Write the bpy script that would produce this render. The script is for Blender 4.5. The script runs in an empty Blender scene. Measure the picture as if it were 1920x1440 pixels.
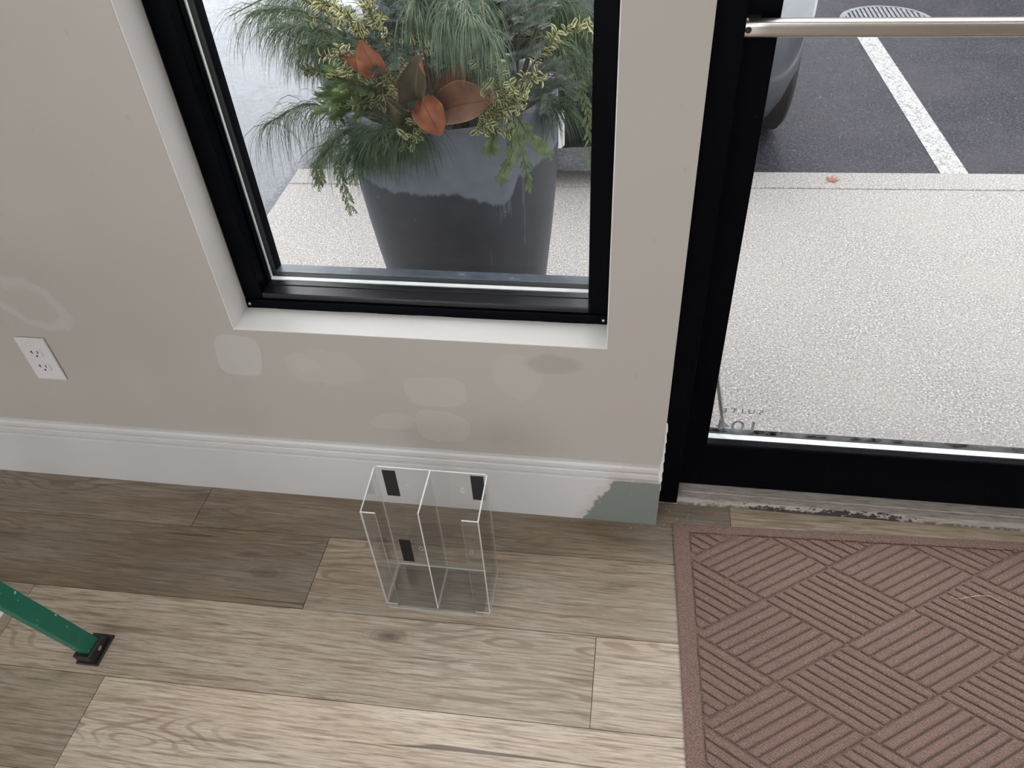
import bpy, bmesh, math, random
from mathutils import Vector, Matrix, Euler, noise as mnoise
random.seed(7)
R = math.radians
scene = bpy.context.scene
col = scene.collection

# ------------------------------------------------------------------ camera
PITCH, YAW, ROLL, FPX = 0.7374755, -0.19120965, 0.0689839, 1446.864
def cam_axes(p, y, r):
    f = Vector((math.sin(y)*math.cos(p), math.cos(y)*math.cos(p), -math.sin(p)))
    rt = Vector((math.cos(y), -math.sin(y), 0))
    dn = f.cross(rt)
    c, s = math.cos(r), math.sin(r)
    return c*rt + s*dn, -s*rt + c*dn, f
rt, dn, fw = cam_axes(PITCH, YAW, ROLL)
cd = bpy.data.cameras.new('camera')
cam = bpy.data.objects.new('camera', cd); col.objects.link(cam)
cam.matrix_world = Matrix(((rt.x, -dn.x, -fw.x, 0.0), (rt.y, -dn.y, -fw.y, -1.10), (rt.z, -dn.z, -fw.z, 1.40), (0, 0, 0, 1)))
cd.sensor_fit = 'HORIZONTAL'; cd.sensor_width = 36.0
cd.lens = FPX/1920*36.0
cd.clip_start = 0.02; cd.clip_end = 200
scene.camera = cam

# ------------------------------------------------------------------ world: flat grey overcast sky
w = bpy.data.worlds.new('overcast_sky'); scene.world = w; w.use_nodes = True
nt = w.node_tree
bg = nt.nodes['Background']
tc = nt.nodes.new('ShaderNodeTexCoord'); sp = nt.nodes.new('ShaderNodeSeparateXYZ')
ramp = nt.nodes.new('ShaderNodeValToRGB')
nt.links.new(tc.outputs['Generated'], sp.inputs[0]); nt.links.new(sp.outputs['Z'], ramp.inputs[0])
ramp.color_ramp.elements[0].position = 0.0; ramp.color_ramp.elements[0].color = (0.905, 0.94, 1.0, 1)
ramp.color_ramp.elements[1].position = 1.0; ramp.color_ramp.elements[1].color = (1.0, .985, .985, 1)
nt.links.new(ramp.outputs[0], bg.inputs['Color'])
bg.inputs['Strength'].default_value = 2.7

vs = scene.view_settings
scene.display_settings.display_device = 'sRGB'
vs.view_transform = 'Standard'; vs.look = 'None'; vs.gamma = 1.0; vs.use_curve_mapping = False
vs.exposure = 0.75
scene.cycles.transparent_max_bounces = 32
scene.cycles.max_bounces = 10
scene.cycles.diffuse_bounces = 5
scene.cycles.glossy_bounces = 4
scene.cycles.caustics_reflective = False
scene.cycles.caustics_refractive = False
scene.cycles.sample_clamp_indirect = 6.0
ADDED_CEILING_LIGHT = 4.3

# ------------------------------------------------------------------ helpers
def tag(o, label=None, cat=None, group=None, kind=None):
    if label: o['label'] = label
    if cat: o['category'] = cat
    if group: o['group'] = group
    if kind: o['kind'] = kind
    return o

def empty(name, loc=(0, 0, 0), rot=(0, 0, 0)):
    o = bpy.data.objects.new(name, None); col.objects.link(o)
    o.location = loc; o.rotation_euler = rot; o.empty_display_size = 0.05
    return o

class MB:
    """collects geometry and links it as ONE mesh object"""
    def __init__(s): s.v = []; s.f = []; s.m = []; s.uv = {}
    def add(s, vs_, fs, mi=0, uvs=None):
        n = len(s.v); s.v += [tuple(p) for p in vs_]
        for i, f in enumerate(fs):
            if uvs is not None: s.uv[len(s.f)] = uvs[i]
            s.f.append(tuple(n+k for k in f)); s.m.append(mi)
    def box(s, x0, x1, y0, y1, z0, z1, mi=0):
        s.add([(x0,y0,z0),(x1,y0,z0),(x1,y1,z0),(x0,y1,z0),(x0,y0,z1),(x1,y0,z1),(x1,y1,z1),(x0,y1,z1)],
              [(0,3,2,1),(4,5,6,7),(0,1,5,4),(1,2,6,5),(2,3,7,6),(3,0,4,7)], mi)
    def obox(s, c, ax, ay, az, mi=0):
        """oriented box: centre and three half-extent vectors"""
        c, ax, ay, az = map(Vector, (c, ax, ay, az)); P = []
        for sz in (-1, 1):
            for sx, sy in ((-1,-1),(1,-1),(1,1),(-1,1)): P.append(c+ax*sx+ay*sy+az*sz)
        s.add(P, [(0,3,2,1),(4,5,6,7),(0,1,5,4),(1,2,6,5),(2,3,7,6),(3,0,4,7)], mi)
    def prism(s, pts, h0, h1, axis='z', mi=0):
        """extrude a 2-D polygon; axis z: (x,y); axis x: (y,z); axis y: (x,z)"""
        def P(a, b, h): return {'z': (a, b, h), 'x': (h, a, b), 'y': (a, h, b)}[axis]
        n = len(pts)
        V = [P(a, b, h0) for a, b in pts] + [P(a, b, h1) for a, b in pts]
        F = [tuple(range(n))[::-1], tuple(range(n, 2*n))] + [(i, (i+1) % n, n+(i+1) % n, n+i) for i in range(n)]
        s.add(V, F, mi)
    def tube(s, pts, rad, n=8, mi=0, caps=True):
        pts = [Vector(p) for p in pts]
        if not hasattr(rad, '__len__'): rad = [rad]*len(pts)
        V = []; F = []
        t0 = (pts[1]-pts[0]).normalized()
        up = Vector((0, 0, 1)) if abs(t0.z) < .9 else Vector((1, 0, 0))
        a = t0.cross(up).normalized()
        for i, p in enumerate(pts):
            t = (pts[min(i+1, len(pts)-1)]-pts[max(i-1, 0)]).normalized()
            a = (a - t*a.dot(t)).normalized(); b = t.cross(a)
            for k in range(n):
                an = 2*math.pi*k/n
                V.append(p + (a*math.cos(an)+b*math.sin(an))*rad[i])
        for i in range(len(pts)-1):
            for k in range(n):
                F.append((i*n+k, i*n+(k+1) % n, (i+1)*n+(k+1) % n, (i+1)*n+k))
        if caps:
            F.append(tuple(range(n))[::-1]); F.append(tuple((len(pts)-1)*n+k for k in range(n)))
        s.add(V, F, mi)
    def lathe(s, prof, c=(0, 0, 0), n=48, mi=0, axis='z'):
        V = []; F = []
        for r, h in prof:
            for k in range(n):
                an = 2*math.pi*k/n; a, b = r*math.cos(an), r*math.sin(an)
                V.append({'z': (c[0]+a, c[1]+b, c[2]+h), 'x': (c[0]+h, c[1]+a, c[2]+b), 'y': (c[0]+a, c[1]+h, c[2]+b)}[axis])
        for i in range(len(prof)-1):
            for k in range(n):
                F.append((i*n+k, i*n+(k+1) % n, (i+1)*n+(k+1) % n, (i+1)*n+k))
        s.add(V, F, mi)
    def ribbon(s, pts, wd, side, mi=0):
        """thin two-faced blade with a folded cross-section"""
        V = []; F = []
        n = len(pts)
        for i, p in enumerate(pts):
            k = wd[i]
            V += [p-side*k, p+Vector((0, 0, k*.8)), p+side*k]
        for i in range(n-1):
            F += [(3*i, 3*i+1, 3*i+4, 3*i+3), (3*i+1, 3*i+2, 3*i+5, 3*i+4)]
        s.add(V, F, mi)
    def build(s, name, mats, parent=None, smooth=False, bevel=0, segs=2, loc=None, fix=True, auto=False):
        me = bpy.data.meshes.new(name)
        me.from_pydata(s.v, [], s.f)
        if not isinstance(mats, (list, tuple)): mats = [mats]
        for m in mats: me.materials.append(m)
        if len(mats) > 1: me.polygons.foreach_set('material_index', s.m)
        if s.uv:
            ul = me.uv_layers.new(name='UVMap')
            for pi, uvs in s.uv.items():
                ls = me.polygons[pi].loop_start
                for k, q in enumerate(uvs): ul.data[ls+k].uv = q
        if fix:
            b = bmesh.new(); b.from_mesh(me); bmesh.ops.recalc_face_normals(b, faces=b.faces); b.to_mesh(me); b.free()
        if smooth: me.polygons.foreach_set('use_smooth', [True]*len(me.polygons))
        me.update()
        o = bpy.data.objects.new(name, me); col.objects.link(o)
        if parent: o.parent = parent
        if loc is not None: o.location = loc
        if bevel:
            md = o.modifiers.new('bevel', 'BEVEL'); md.width = bevel; md.segments = segs; md.limit_method = 'ANGLE'; md.angle_limit = R(35)
        return o

# ------------------------------------------------------------------ materials
class NB:
    def __init__(s, name):
        s.mat = bpy.data.materials.new(name); s.mat.use_nodes = True
        s.t = s.mat.node_tree; s.bsdf = s.t.nodes['Principled BSDF']; s.out = s.t.nodes['Material Output']
    def n(s, ty, **kw):
        nd = s.t.nodes.new('ShaderNode'+ty)
        for k, v in kw.items(): setattr(nd, k, v)
        return nd
    def link(s, a, b): s.t.links.new(a, b)
    def coord(s, kind='Object', scale=(1, 1, 1), loc=(0, 0, 0), rot=(0, 0, 0)):
        c = s.n('TexCoord'); m = s.n('Mapping')
        m.inputs['Scale'].default_value = scale; m.inputs['Location'].default_value = loc; m.inputs['Rotation'].default_value = rot
        s.link(c.outputs[kind], m.inputs[0]); return m.outputs[0]
    def noise(s, vec, scale=5, detail=3, rough=.5, dist=0, out='Fac'):
        nd = s.n('TexNoise'); nd.inputs['Scale'].default_value = scale; nd.inputs['Detail'].default_value = detail
        nd.inputs['Roughness'].default_value = rough; nd.inputs['Distortion'].default_value = dist
        s.link(vec, nd.inputs['Vector']); return nd.outputs[out]
    def ramp(s, fac, stops, interp='LINEAR'):
        nd = s.n('ValToRGB'); cr = nd.color_ramp; cr.interpolation = interp
        while len(cr.elements) < len(stops): cr.elements.new(0.5)
        for e, (p, c) in zip(cr.elements, stops):
            e.position = p; e.color = (*c, 1) if hasattr(c, '__len__') else (c, c, c, 1)
        s.link(fac, nd.inputs[0]); return nd.outputs[0]
    def mix(s, fac, a, b, mode='MIX'):
        nd = s.n('MixRGB'); nd.blend_type = mode
        for i, q in ((0, fac), (1, a), (2, b)):
            if hasattr(q, 'links'): s.link(q, nd.inputs[i])
            elif i == 0: nd.inputs[0].default_value = q
            else: nd.inputs[i].default_value = (*q, 1)
        return nd.outputs[0]
    def math(s, op, a, b=None, c=None):
        nd = s.n('Math'); nd.operation = op
        for i, q in enumerate((a, b, c)):
            if q is None: continue
            if hasattr(q, 'links'): s.link(q, nd.inputs[i])
            else: nd.inputs[i].default_value = q
        return nd.outputs[0]
    def sep(s, vec):
        nd = s.n('SeparateXYZ'); s.link(vec, nd.inputs[0]); return nd.outputs
    def bump(s, h, strength=.3, dist=.002):
        nd = s.n('Bump'); nd.inputs['Strength'].default_value = strength; nd.inputs['Distance'].default_value = dist
        s.link(h, nd.inputs['Height']); s.link(nd.outputs[0], s.bsdf.inputs['Normal']); return nd
    def set(s, base=None, rough=None, metal=None, spec=None, **kw):
        for key, q in (('Base Color', base), ('Roughness', rough), ('Metallic', metal), ('Specular IOR Level', spec), *[(k.replace('_', ' '), v) for k, v in kw.items()]):
            if q is None: continue
            i = s.bsdf.inputs[key]
            if hasattr(q, 'links'): s.link(q, i)
            elif hasattr(q, '__len__') and len(q) == 3: i.default_value = (*q, 1)
            else: i.default_value = q
        return s.mat

def srgb(r, g, b):
    f = lambda c: (c/255)/12.92 if c/255 <= .04045 else ((c/255+.055)/1.055)**2.4
    return (f(r), f(g), f(b))

def simple(name, c, rough=.5, metal=0, spec=.5, var=.06, scale=30, bump=0, **kw):
    b = NB(name); v = b.coord()
    n = b.noise(v, scale, 4)
    lo = tuple(x*(1-var) for x in c); hi = tuple(min(1, x*(1+var)) for x in c)
    m = b.set(b.ramp(n, [(0.3, lo), (0.7, hi)]), rough, metal, spec, **kw)
    if bump: b.bump(n, bump, .001)
    return m

def clear(name, tint=(1, 1, 1), spec=.04, rough=.0, dust=0.0, power=5):
    """thin clear sheet: see-through with Fresnel-like reflection, optional dust speckle"""
    b = NB(name); t = b.t; t.nodes.remove(b.bsdf)
    tr = b.n('BsdfTransparent'); tr.inputs[0].default_value = (*tint, 1)
    gl = b.n('BsdfGlossy'); gl.inputs['Roughness'].default_value = rough
    lw = b.n('LayerWeight'); lw.inputs['Blend'].default_value = .5
    f = b.math('POWER', lw.outputs['Facing'], power)
    f = b.math('MULTIPLY_ADD', f, 1-spec, spec)
    mx = b.n('MixShader'); b.link(f, mx.inputs[0]); b.link(tr.outputs[0], mx.inputs[1]); b.link(gl.outputs[0], mx.inputs[2])
    last = mx.outputs[0]
    if dust:
        df = b.n('BsdfDiffuse'); df.inputs[0].default_value = (.8, .82, .85, 1)
        v = b.coord(); z = b.sep(v)[2]
        sp_ = b.ramp(b.noise(v, 260, 2), [(.69, 0), (.73, 1)])
        low = b.math('MULTIPLY', b.ramp(z, [(.170, .0), (.176, .5), (.24, 0)]), b.ramp(b.noise(v, 22, 5, .7), [(.42, 0), (.6, 1)]))
        d = b.math('ADD', b.math('MULTIPLY', sp_, .25*dust), b.math('MULTIPLY', low, dust))
        m2 = b.n('MixShader'); b.link(d, m2.inputs[0]); b.link(last, m2.inputs[1]); b.link(df.outputs[0], m2.inputs[2]); last = m2.outputs[0]
    b.link(last, b.out.inputs[0]); return b.mat

M = {}
# greige wall paint with sanded filler patches (each patch has its own outline)
def wall_material():
    b = NB('greige_wall_paint'); v = b.coord()
    nx = b.noise(v, 1.3, 2); fine = b.noise(v, 220, 2)
    base = b.mix(b.ramp(nx, [(.35, 0), (.65, 1)]), (.47, .44, .40), (.49, .462, .425))
    X, Y, Z = b.sep(v)[0:3]
    wob = b.math('MULTIPLY_ADD', b.noise(v, 11, 4, .6), 2.2, -1.1)
    def patch(base, cx, cz, rx, rz, colr, amt, soft=.12, ring=0, slant=0.0, p=2):
        zz = b.math('SUBTRACT', Z, cz)
        xx = b.math('SUBTRACT', X, b.math('MULTIPLY_ADD', zz, slant, cx))
        u = b.math('POWER', b.math('ABSOLUTE', b.math('DIVIDE', xx, rx)), p)
        w_ = b.math('POWER', b.math('ABSOLUTE', b.math('DIVIDE', zz, rz)), p)
        d = b.math('ADD', b.math('ADD', u, w_), wob)
        stops = [(1-soft, amt), (1.0, 0)] if not ring else [(.0, amt*.1), (.28, amt*.15), (.45, amt), (.8, amt), (1.0, 0)]
        return b.mix(b.ramp(b.math('MULTIPLY', d, .9), stops), base, colr)
    L = (.60, .585, .55)
    base = patch(base, -.775, .415, .047, .052, (.60, .605, .585), .45, .08, slant=.12, p=4)
    base = patch(base, -.60, .395, .085, .05, L, .22, .3)
    base = patch(base, -.372, .348, .062, .04, L, .28, .15, p=3)
    base = patch(base, -.365, .248, .058, .045, L, .34, .12, p=3)
    base = patch(base, -.475, .253, .05, .028, L, .25, .2, slant=.5)
    base = patch(base, -.20, .40, .05, .06, L, .2, .3)
    base = patch(base, -.13, .437, .058, .026, (.33, .30, .265), .42, .5)
    base = patch(base, -1.19, .525, .075, .075, (.62, .615, .60), .35, .2, ring=1, slant=-.5)
    base = patch(base, -.63, .40, .03, .02, L, .2, .5)
    scuff = b.ramp(b.noise(b.coord(scale=(1, 1, .5)), 60, 1), [(.765, 0), (.785, 1)])
    base = b.mix(b.math('MULTIPLY', scuff, .15), base, (.25, .22, .2))
    b.bump(fine, .12, .001)
    return b.set(base, .62, spec=.3)
M['wall'] = wall_material()

def trim_material(name, c, patch=False):
    b = NB(name); v = b.coord()
    n = b.noise(v, 9, 4)
    base = b.ramp(n, [(.3, tuple(x*.96 for x in c)), (.7, c)])
    if patch:
        X, Y, Z = b.sep(v)[0:3]
        wob = b.math('MULTIPLY_ADD', b.noise(v, 38, 5, .65), .05, -.025)
        # feathered edge left behind by filler, then the bare grey-green board
        edge = b.math('ADD', b.math('MULTIPLY_ADD', Z, -.52, X), b.math('MULTIPLY', wob, 1.3))
        bare = b.ramp(b.math('ADD', edge, .5), [(.428, 0), (.432, 1)])
        top = b.ramp(b.math('ADD', Z, b.math('MULTIPLY', wob, .16)), [(.1395, 1), (.141, 0)])
        halo = b.ramp(b.math('ADD', edge, .5), [(.400, 0), (.420, .8), (.46, .8)])
        base = b.mix(b.math('MULTIPLY', halo, .6), base, (.55, .50, .47))
        speck = b.ramp(b.noise(v, 130, 2), [(.66, 0), (.7, 1)])
        g = b.mix(b.math('MULTIPLY', speck, .25), (.215, .24, .225), (.36, .40, .38))
        base = b.mix(b.math('MULTIPLY', bare, top), base, g)
    b.bump(b.noise(v, 60, 2), .05, .001)
    return b.set(base, .38, spec=.45)
M['baseboard'] = trim_material('white_baseboard_paint', (.66, .655, .655), True)
M['plaintrim'] = trim_material('white_baseboard_paint_plain', (.66, .655, .655))
M['return'] = trim_material('white_window_return_paint', (.80, .79, .775))
M['caulk'] = simple('white_caulk', (.80, .80, .80), .7)
M['ceiling'] = simple('white_ceiling_tile', (.78, .78, .76), .9, scale=80)
M['plainwall'] = simple('greige_room_paint', (.5, .465, .42), .65, scale=3)

def black_frame():
    b = NB('black_anodised_aluminium'); v = b.coord()
    n = b.noise(b.coord(scale=(3, 3, 3)), 40, 4)
    speck = b.ramp(b.noise(v, 210, 1), [(.80, 0), (.82, 1)])
    base = b.mix(b.math('MULTIPLY', speck, .5), (.0010, .0014, .0030), (.15, .15, .15))
    return b.set(base, b.ramp(n, [(.3, .34), (.7, .46)]), 0, .06)
M['black'] = black_frame()
M['sill'] = simple('satin_black_sill', (.004, .004, .007), .30, 0, .5)
def ledge():
    b = NB('dusty_outer_ledge'); v = b.coord()
    n = b.noise(v, 26, 5, .7)
    return b.set(b.ramp(n, [(.35, (.035, .042, .055)), (.62, (.07, .085, .105)), (.75, (.40, .44, .48))]), .4, 0, .5)
M['ledge'] = ledge()
M['gasket'] = simple('black_rubber_gasket', (.006, .008, .008), .6)
M['spacer'] = simple('bright_glazing_spacer', (.86, .90, .90), .35, spec=.5)
M['glass'] = clear('window_glass', (.995, .998, 1.0), .006)
M['doorglass'] = clear('door_glass', (.995, .998, 1.0), .010, dust=.45)
M['decal'] = simple('frosted_grey_decal', (.10, .14, .16), .6)
M['alu'] = simple('brushed_aluminium', (.62, .59, .56), .30, 1.0, var=.04, scale=8)
M['screw'] = simple('dark_screw', (.035, .03, .025), .45, .6)
M['steel'] = simple('bright_screw', (.5, .5, .5), .4, .9)

def wood():
    b = NB('rustic_vinyl_plank'); tc_ = b.n('TexCoord')
    at = b.n('Attribute'); at.attribute_name = 'plank'
    a = b.sep(at.outputs['Vector'])
    uv = tc_.outputs['UV']
    def mp(sx, sy):
        m = b.n('Mapping'); m.inputs['Scale'].default_value = (sx, sy, 1); b.link(uv, m.inputs[0]); return m.outputs[0]
    warp = b.noise(mp(2.2, 7), 1, 3, .55)
    broad = b.noise(mp(2.6, 16), 1, 3, .6)
    grain = b.noise(mp(9, 210), 1, 4, .6, .35)
    grain2 = b.noise(mp(22, 520), 1, 3, .6)
    mid = b.noise(mp(4.5, 70), 1, 3, .6, .6)
    # cathedral figure: rings of a stretched noise field, shown only in places
    field = b.noise(mp(1.7, 9.5), 1, 2, .4)
    rings = b.math('SINE', b.math('MULTIPLY', field, 150))
    ringmask = b.ramp(b.noise(mp(1.4, 4.5), 1, 1), [(.53, 0), (.62, 1)])
    # knots
    vo = b.n('TexVoronoi'); vo.inputs['Scale'].default_value = 1; vo.inputs['Randomness'].default_value = 1
    b.link(mp(3.2, 7.5), vo.inputs['Vector'])
    kd = b.math('ADD', vo.outputs['Distance'], b.math('MULTIPLY_ADD', b.noise(mp(30, 60), 1, 2), .05, -.025))
    knot = b.ramp(kd, [(.03, 1), (.075, .45), (.15, 0)])
    kring = b.math('SINE', b.math('MULTIPLY', vo.outputs['Distance'], 120))
    kmask = b.ramp(vo.outputs['Distance'], [(.05, 1), (.22, 0)])
    c = b.ramp(b.math('ADD', b.math('MULTIPLY', broad, .75), b.math('MULTIPLY', a[0], .25)),
               [(.28, (.195, .140, .092)), (.45, (.300, .232, .166)), (.58, (.375, .312, .243)), (.75, (.440, .392, .330))])
    c = b.mix(b.ramp(b.noise(mp(2.0, 5), 1, 2), [(.42, 0), (.66, .6)]), c, (.33, .30, .262))
    c = b.mix(b.ramp(grain, [(.30, .85), (.50, .0)]), c, (.135, .092, .058))
    c = b.mix(b.ramp(grain2, [(.34, .6), (.52, 0)]), c, (.16, .115, .075))
    c = b.mix(b.ramp(grain, [(.55, 0), (.75, .4)]), c, (.60, .55, .47))
    c = b.mix(b.ramp(mid, [(.32, .65), (.43, 0)]), c, (.12, .082, .052))
    c = b.mix(b.math('MULTIPLY', b.math('MULTIPLY', b.ramp(rings, [(.35, 0), (.9, 1)]), ringmask), .6), c, (.15, .10, .06))
    c = b.mix(b.math('MULTIPLY', b.math('MULTIPLY', b.ramp(kring, [(.2, 0), (.9, 1)]), kmask), .35), c, (.15, .10, .06))
    c = b.mix(b.math('MULTIPLY', knot, .9), c, (.07, .044, .028))
    crack = b.math('MULTIPLY', b.ramp(b.noise(mp(1.2, 46), 1, 2, .5, .8), [(.262, 1), (.292, 0)]), .85)
    c = b.mix(crack, c, (.06, .042, .028))
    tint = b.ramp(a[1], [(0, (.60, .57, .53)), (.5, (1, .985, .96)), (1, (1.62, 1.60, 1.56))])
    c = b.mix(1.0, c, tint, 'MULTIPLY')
    b.bump(grain, .22, .0012)
    rg = b.ramp(b.noise(mp(6, 40), 1, 3), [(.3, .33), (.7, .46)])
    return b.set(c, rg, 0, .8)
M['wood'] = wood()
M['gap'] = simple('dark_plank_joint', (.06, .045, .032), .8)

def threshold_mat():
    b = NB('worn_painted_threshold'); v = b.coord(); X, Y, Z = b.sep(v)[0:3]
    dirt = b.noise(b.coord(scale=(4, 30, 30)), 6, 5, .65)
    base = b.ramp(dirt, [(.30, (.23, .195, .165)), (.5, (.40, .36, .33)), (.7, (.48, .45, .42))])
    groove = b.ramp(b.math('ADD', Y, b.math('MULTIPLY_ADD', b.noise(v, 60, 4), .004, -.002)), [(.0705, 0), (.0715, .85), (.0735, .85), (.0745, 0)])
    base = b.mix(b.math('MULTIPLY', groove, b.ramp(b.noise(v, 25, 3), [(.35, .3), (.6, 1)])), base, (.05, .04, .035))
    n = b.noise(b.coord(scale=(1, 2.4, 2.4)), 42, 6, .72)
    zone = b.math('MULTIPLY', b.ramp(b.math('MULTIPLY', X, .5), [(.09, 0), (.15, .7), (.22, 1), (.30, 1), (.345, 0)]), b.ramp(Y, [(.044, .9), (.056, .5), (.062, 0)]))
    wear = b.ramp(b.math('ADD', n, b.math('MULTIPLY_ADD', zone, .34, -.2)), [(.485, 0), (.505, 1)])
    base = b.mix(wear, base, (.022, .018, .015))
    low = b.math('MULTIPLY', b.ramp(Y, [(.0455, 1), (.0505, 0)]), b.ramp(b.noise(v, 70, 3), [(.35, 0), (.55, 1)]))
    base = b.mix(low, base, (.05, .038, .03))
    b.bump(n, .2, .001)
    return b.set(base, .55)
M['threshold'] = threshold_mat()

def mat_carpet():
    b = NB('brown_mat_fibre'); v = b.coord()
    n = b.noise(v, 420, 3, .7); big = b.noise(v, 6, 2)
    base = b.ramp(n, [(.30, (.115, .068, .054)), (.5, (.235, .155, .128)), (.72, (.42, .31, .27))])
    base = b.mix(b.ramp(big, [(.35, 0), (.7, .3)]), base, (.26, .165, .135))
    wv = b.n('TexWave'); wv.inputs['Scale'].default_value = 62; wv.inputs['Distortion'].default_value = 1.2; wv.inputs['Detail'].default_value = 1
    b.link(b.coord(rot=(0, 0, R(-52))), wv.inputs['Vector'])
    base = b.mix(b.ramp(wv.outputs['Fac'], [(.0, .28), (.45, 0)]), base, (.09, .05, .04))
    h = b.math('ADD', n, b.math('MULTIPLY', wv.outputs['Fac'], .8))
    b.bump(h, .6, .0015)
    return b.set(base, .95, spec=.1, Sheen_Weight=.25)
M['mat'] = mat_carpet()
M['lint'] = simple('pale_lint', (.72, .66, .60), .9)
M['crumb'] = simple('white_plaster_crumb', (.82, .80, .77), .9)

def acrylic_edge():
    b = NB('bright_acrylic_edge'); t = b.t
    tr = b.n('BsdfTransparent'); tr.inputs[0].default_value = (.95, .97, .97, 1)
    b.set((.93, .94, .94), .12, 0, .7)
    mx = b.n('MixShader'); mx.inputs[0].default_value = .60
    b.link(tr.outputs[0], mx.inputs[1]); b.link(b.bsdf.outputs[0], mx.inputs[2]); b.link(mx.outputs[0], b.out.inputs[0])
    return b.mat
M['acrylic'] = clear('clear_acrylic', (.975, .98, .98), .05)
M['edge'] = acrylic_edge()
M['tape'] = simple('black_adhesive_strip', (.012, .012, .013), .7)
M['plastic'] = simple('white_outlet_plastic', (.70, .69, .70), .3, spec=.5, var=.02)
M['slot'] = simple('dark_slot', (.02, .02, .02), .8)

def green_rail():
    b = NB('green_fibreglass'); v = b.coord()
    n = b.noise(v, 30, 3)
    base = b.ramp(n, [(.3, (.002, .135, .088)), (.7, (.004, .165, .108))])
    sp_ = b.ramp(b.noise(v, 130, 1), [(.735, 0), (.75, 1)])
    base = b.mix(sp_, base, (.55, .65, .58))
    b.bump(b.noise(v, 300, 2), .1, .0005)
    return b.set(base, .42)
M['green'] = green_rail()
M['rubber'] = simple('black_rubber', (.012, .011, .012), .42, bump=.2, scale=60)
M['paper'] = simple('white_paper', (.80, .82, .84), .7)

def concrete():
    b = NB('exposed_concrete'); v = b.coord()
    s1 = b.noise(v, 170, 4, .75); s2 = b.noise(v, 75, 3, .6); big = b.noise(v, 3.2, 4, .6)
    c = b.ramp(s1, [(.33, (.07, .065, .062)), (.44, (.21, .202, .195)), (.56, (.305, .297, .29)), (.66, (.60, .59, .58))])
    c = b.mix(b.ramp(s2, [(.35, .5), (.5, 0)]), c, (.22, .21, .19))
    c = b.mix(b.ramp(big, [(.40, 0), (.7, .35)]), c, (.30, .28, .255))
    st = b.ramp(b.noise(v, 26, 2), [(.76, 0), (.79, 1)])
    c = b.mix(b.math('MULTIPLY', st, .5), c, (.20, .15, .11))
    b.bump(s1, .5, .002)
    return b.set(c, .85, spec=.3)
M['concrete'] = concrete()
M['stone'] = simple('dark_joint', (.07, .065, .06), .95)

def asphalt():
    b = NB('wet_asphalt'); v = b.coord()
    s1 = b.noise(v, 120, 5, .8); big = b.noise(v, 2.6, 4, .6); md = b.noise(v, 40, 3)
    c = b.ramp(s1, [(.36, (.002, .003, .005)), (.5, (.010, .0125, .020)), (.62, (.060, .068, .092))])
    sp_ = b.ramp(b.noise(v, 95, 1), [(.77, 0), (.79, 1)])
    c = b.mix(b.math('MULTIPLY', sp_, .6), c, (.30, .32, .34))
    c = b.mix(b.ramp(big, [(.45, 0), (.7, .5)]), c, (.050, .044, .050))
    rg = b.ramp(b.math('ADD', b.math('MULTIPLY', big, .6), b.math('MULTIPLY', md, .4)), [(.35, .14), (.65, .30)])
    X = b.sep(v)[0]
    gut = b.ramp(b.math('ADD', b.math('MULTIPLY_ADD', X, 1.0, 2.0), b.math('MULTIPLY_ADD', md, .12, -.06)), [(.52, 0), (.64, 1), (.69, 1), (.70, 0)])
    rg = b.mix(gut, rg, (.62, .62, .62)); c = b.mix(gut, c, (.012, .013, .014))
    b.bump(s1, .8, .004)
    return b.set(c, rg, 0, .42)
M['asphalt'] = asphalt()
def stripe():
    b = NB('worn_white_road_paint'); v = b.coord()
    n = b.noise(v, 150, 4, .7); n2 = b.noise(v, 60, 3)
    c = b.ramp(b.math('ADD', b.math('MULTIPLY', n, .7), b.math('MULTIPLY', n2, .3)), [(.38, (.05, .052, .06)), (.47, (.27, .272, .27)), (.6, (.44, .44, .43))])
    b.bump(n, .4, .002)
    return b.set(c, .6)
M['stripe'] = stripe()
M['iron'] = simple('worn_grate_iron', (.24, .25, .27), .5, .5, var=.3, scale=40)
M['pit'] = simple('dark_drain_pit', (.012, .012, .014), .9)

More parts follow.
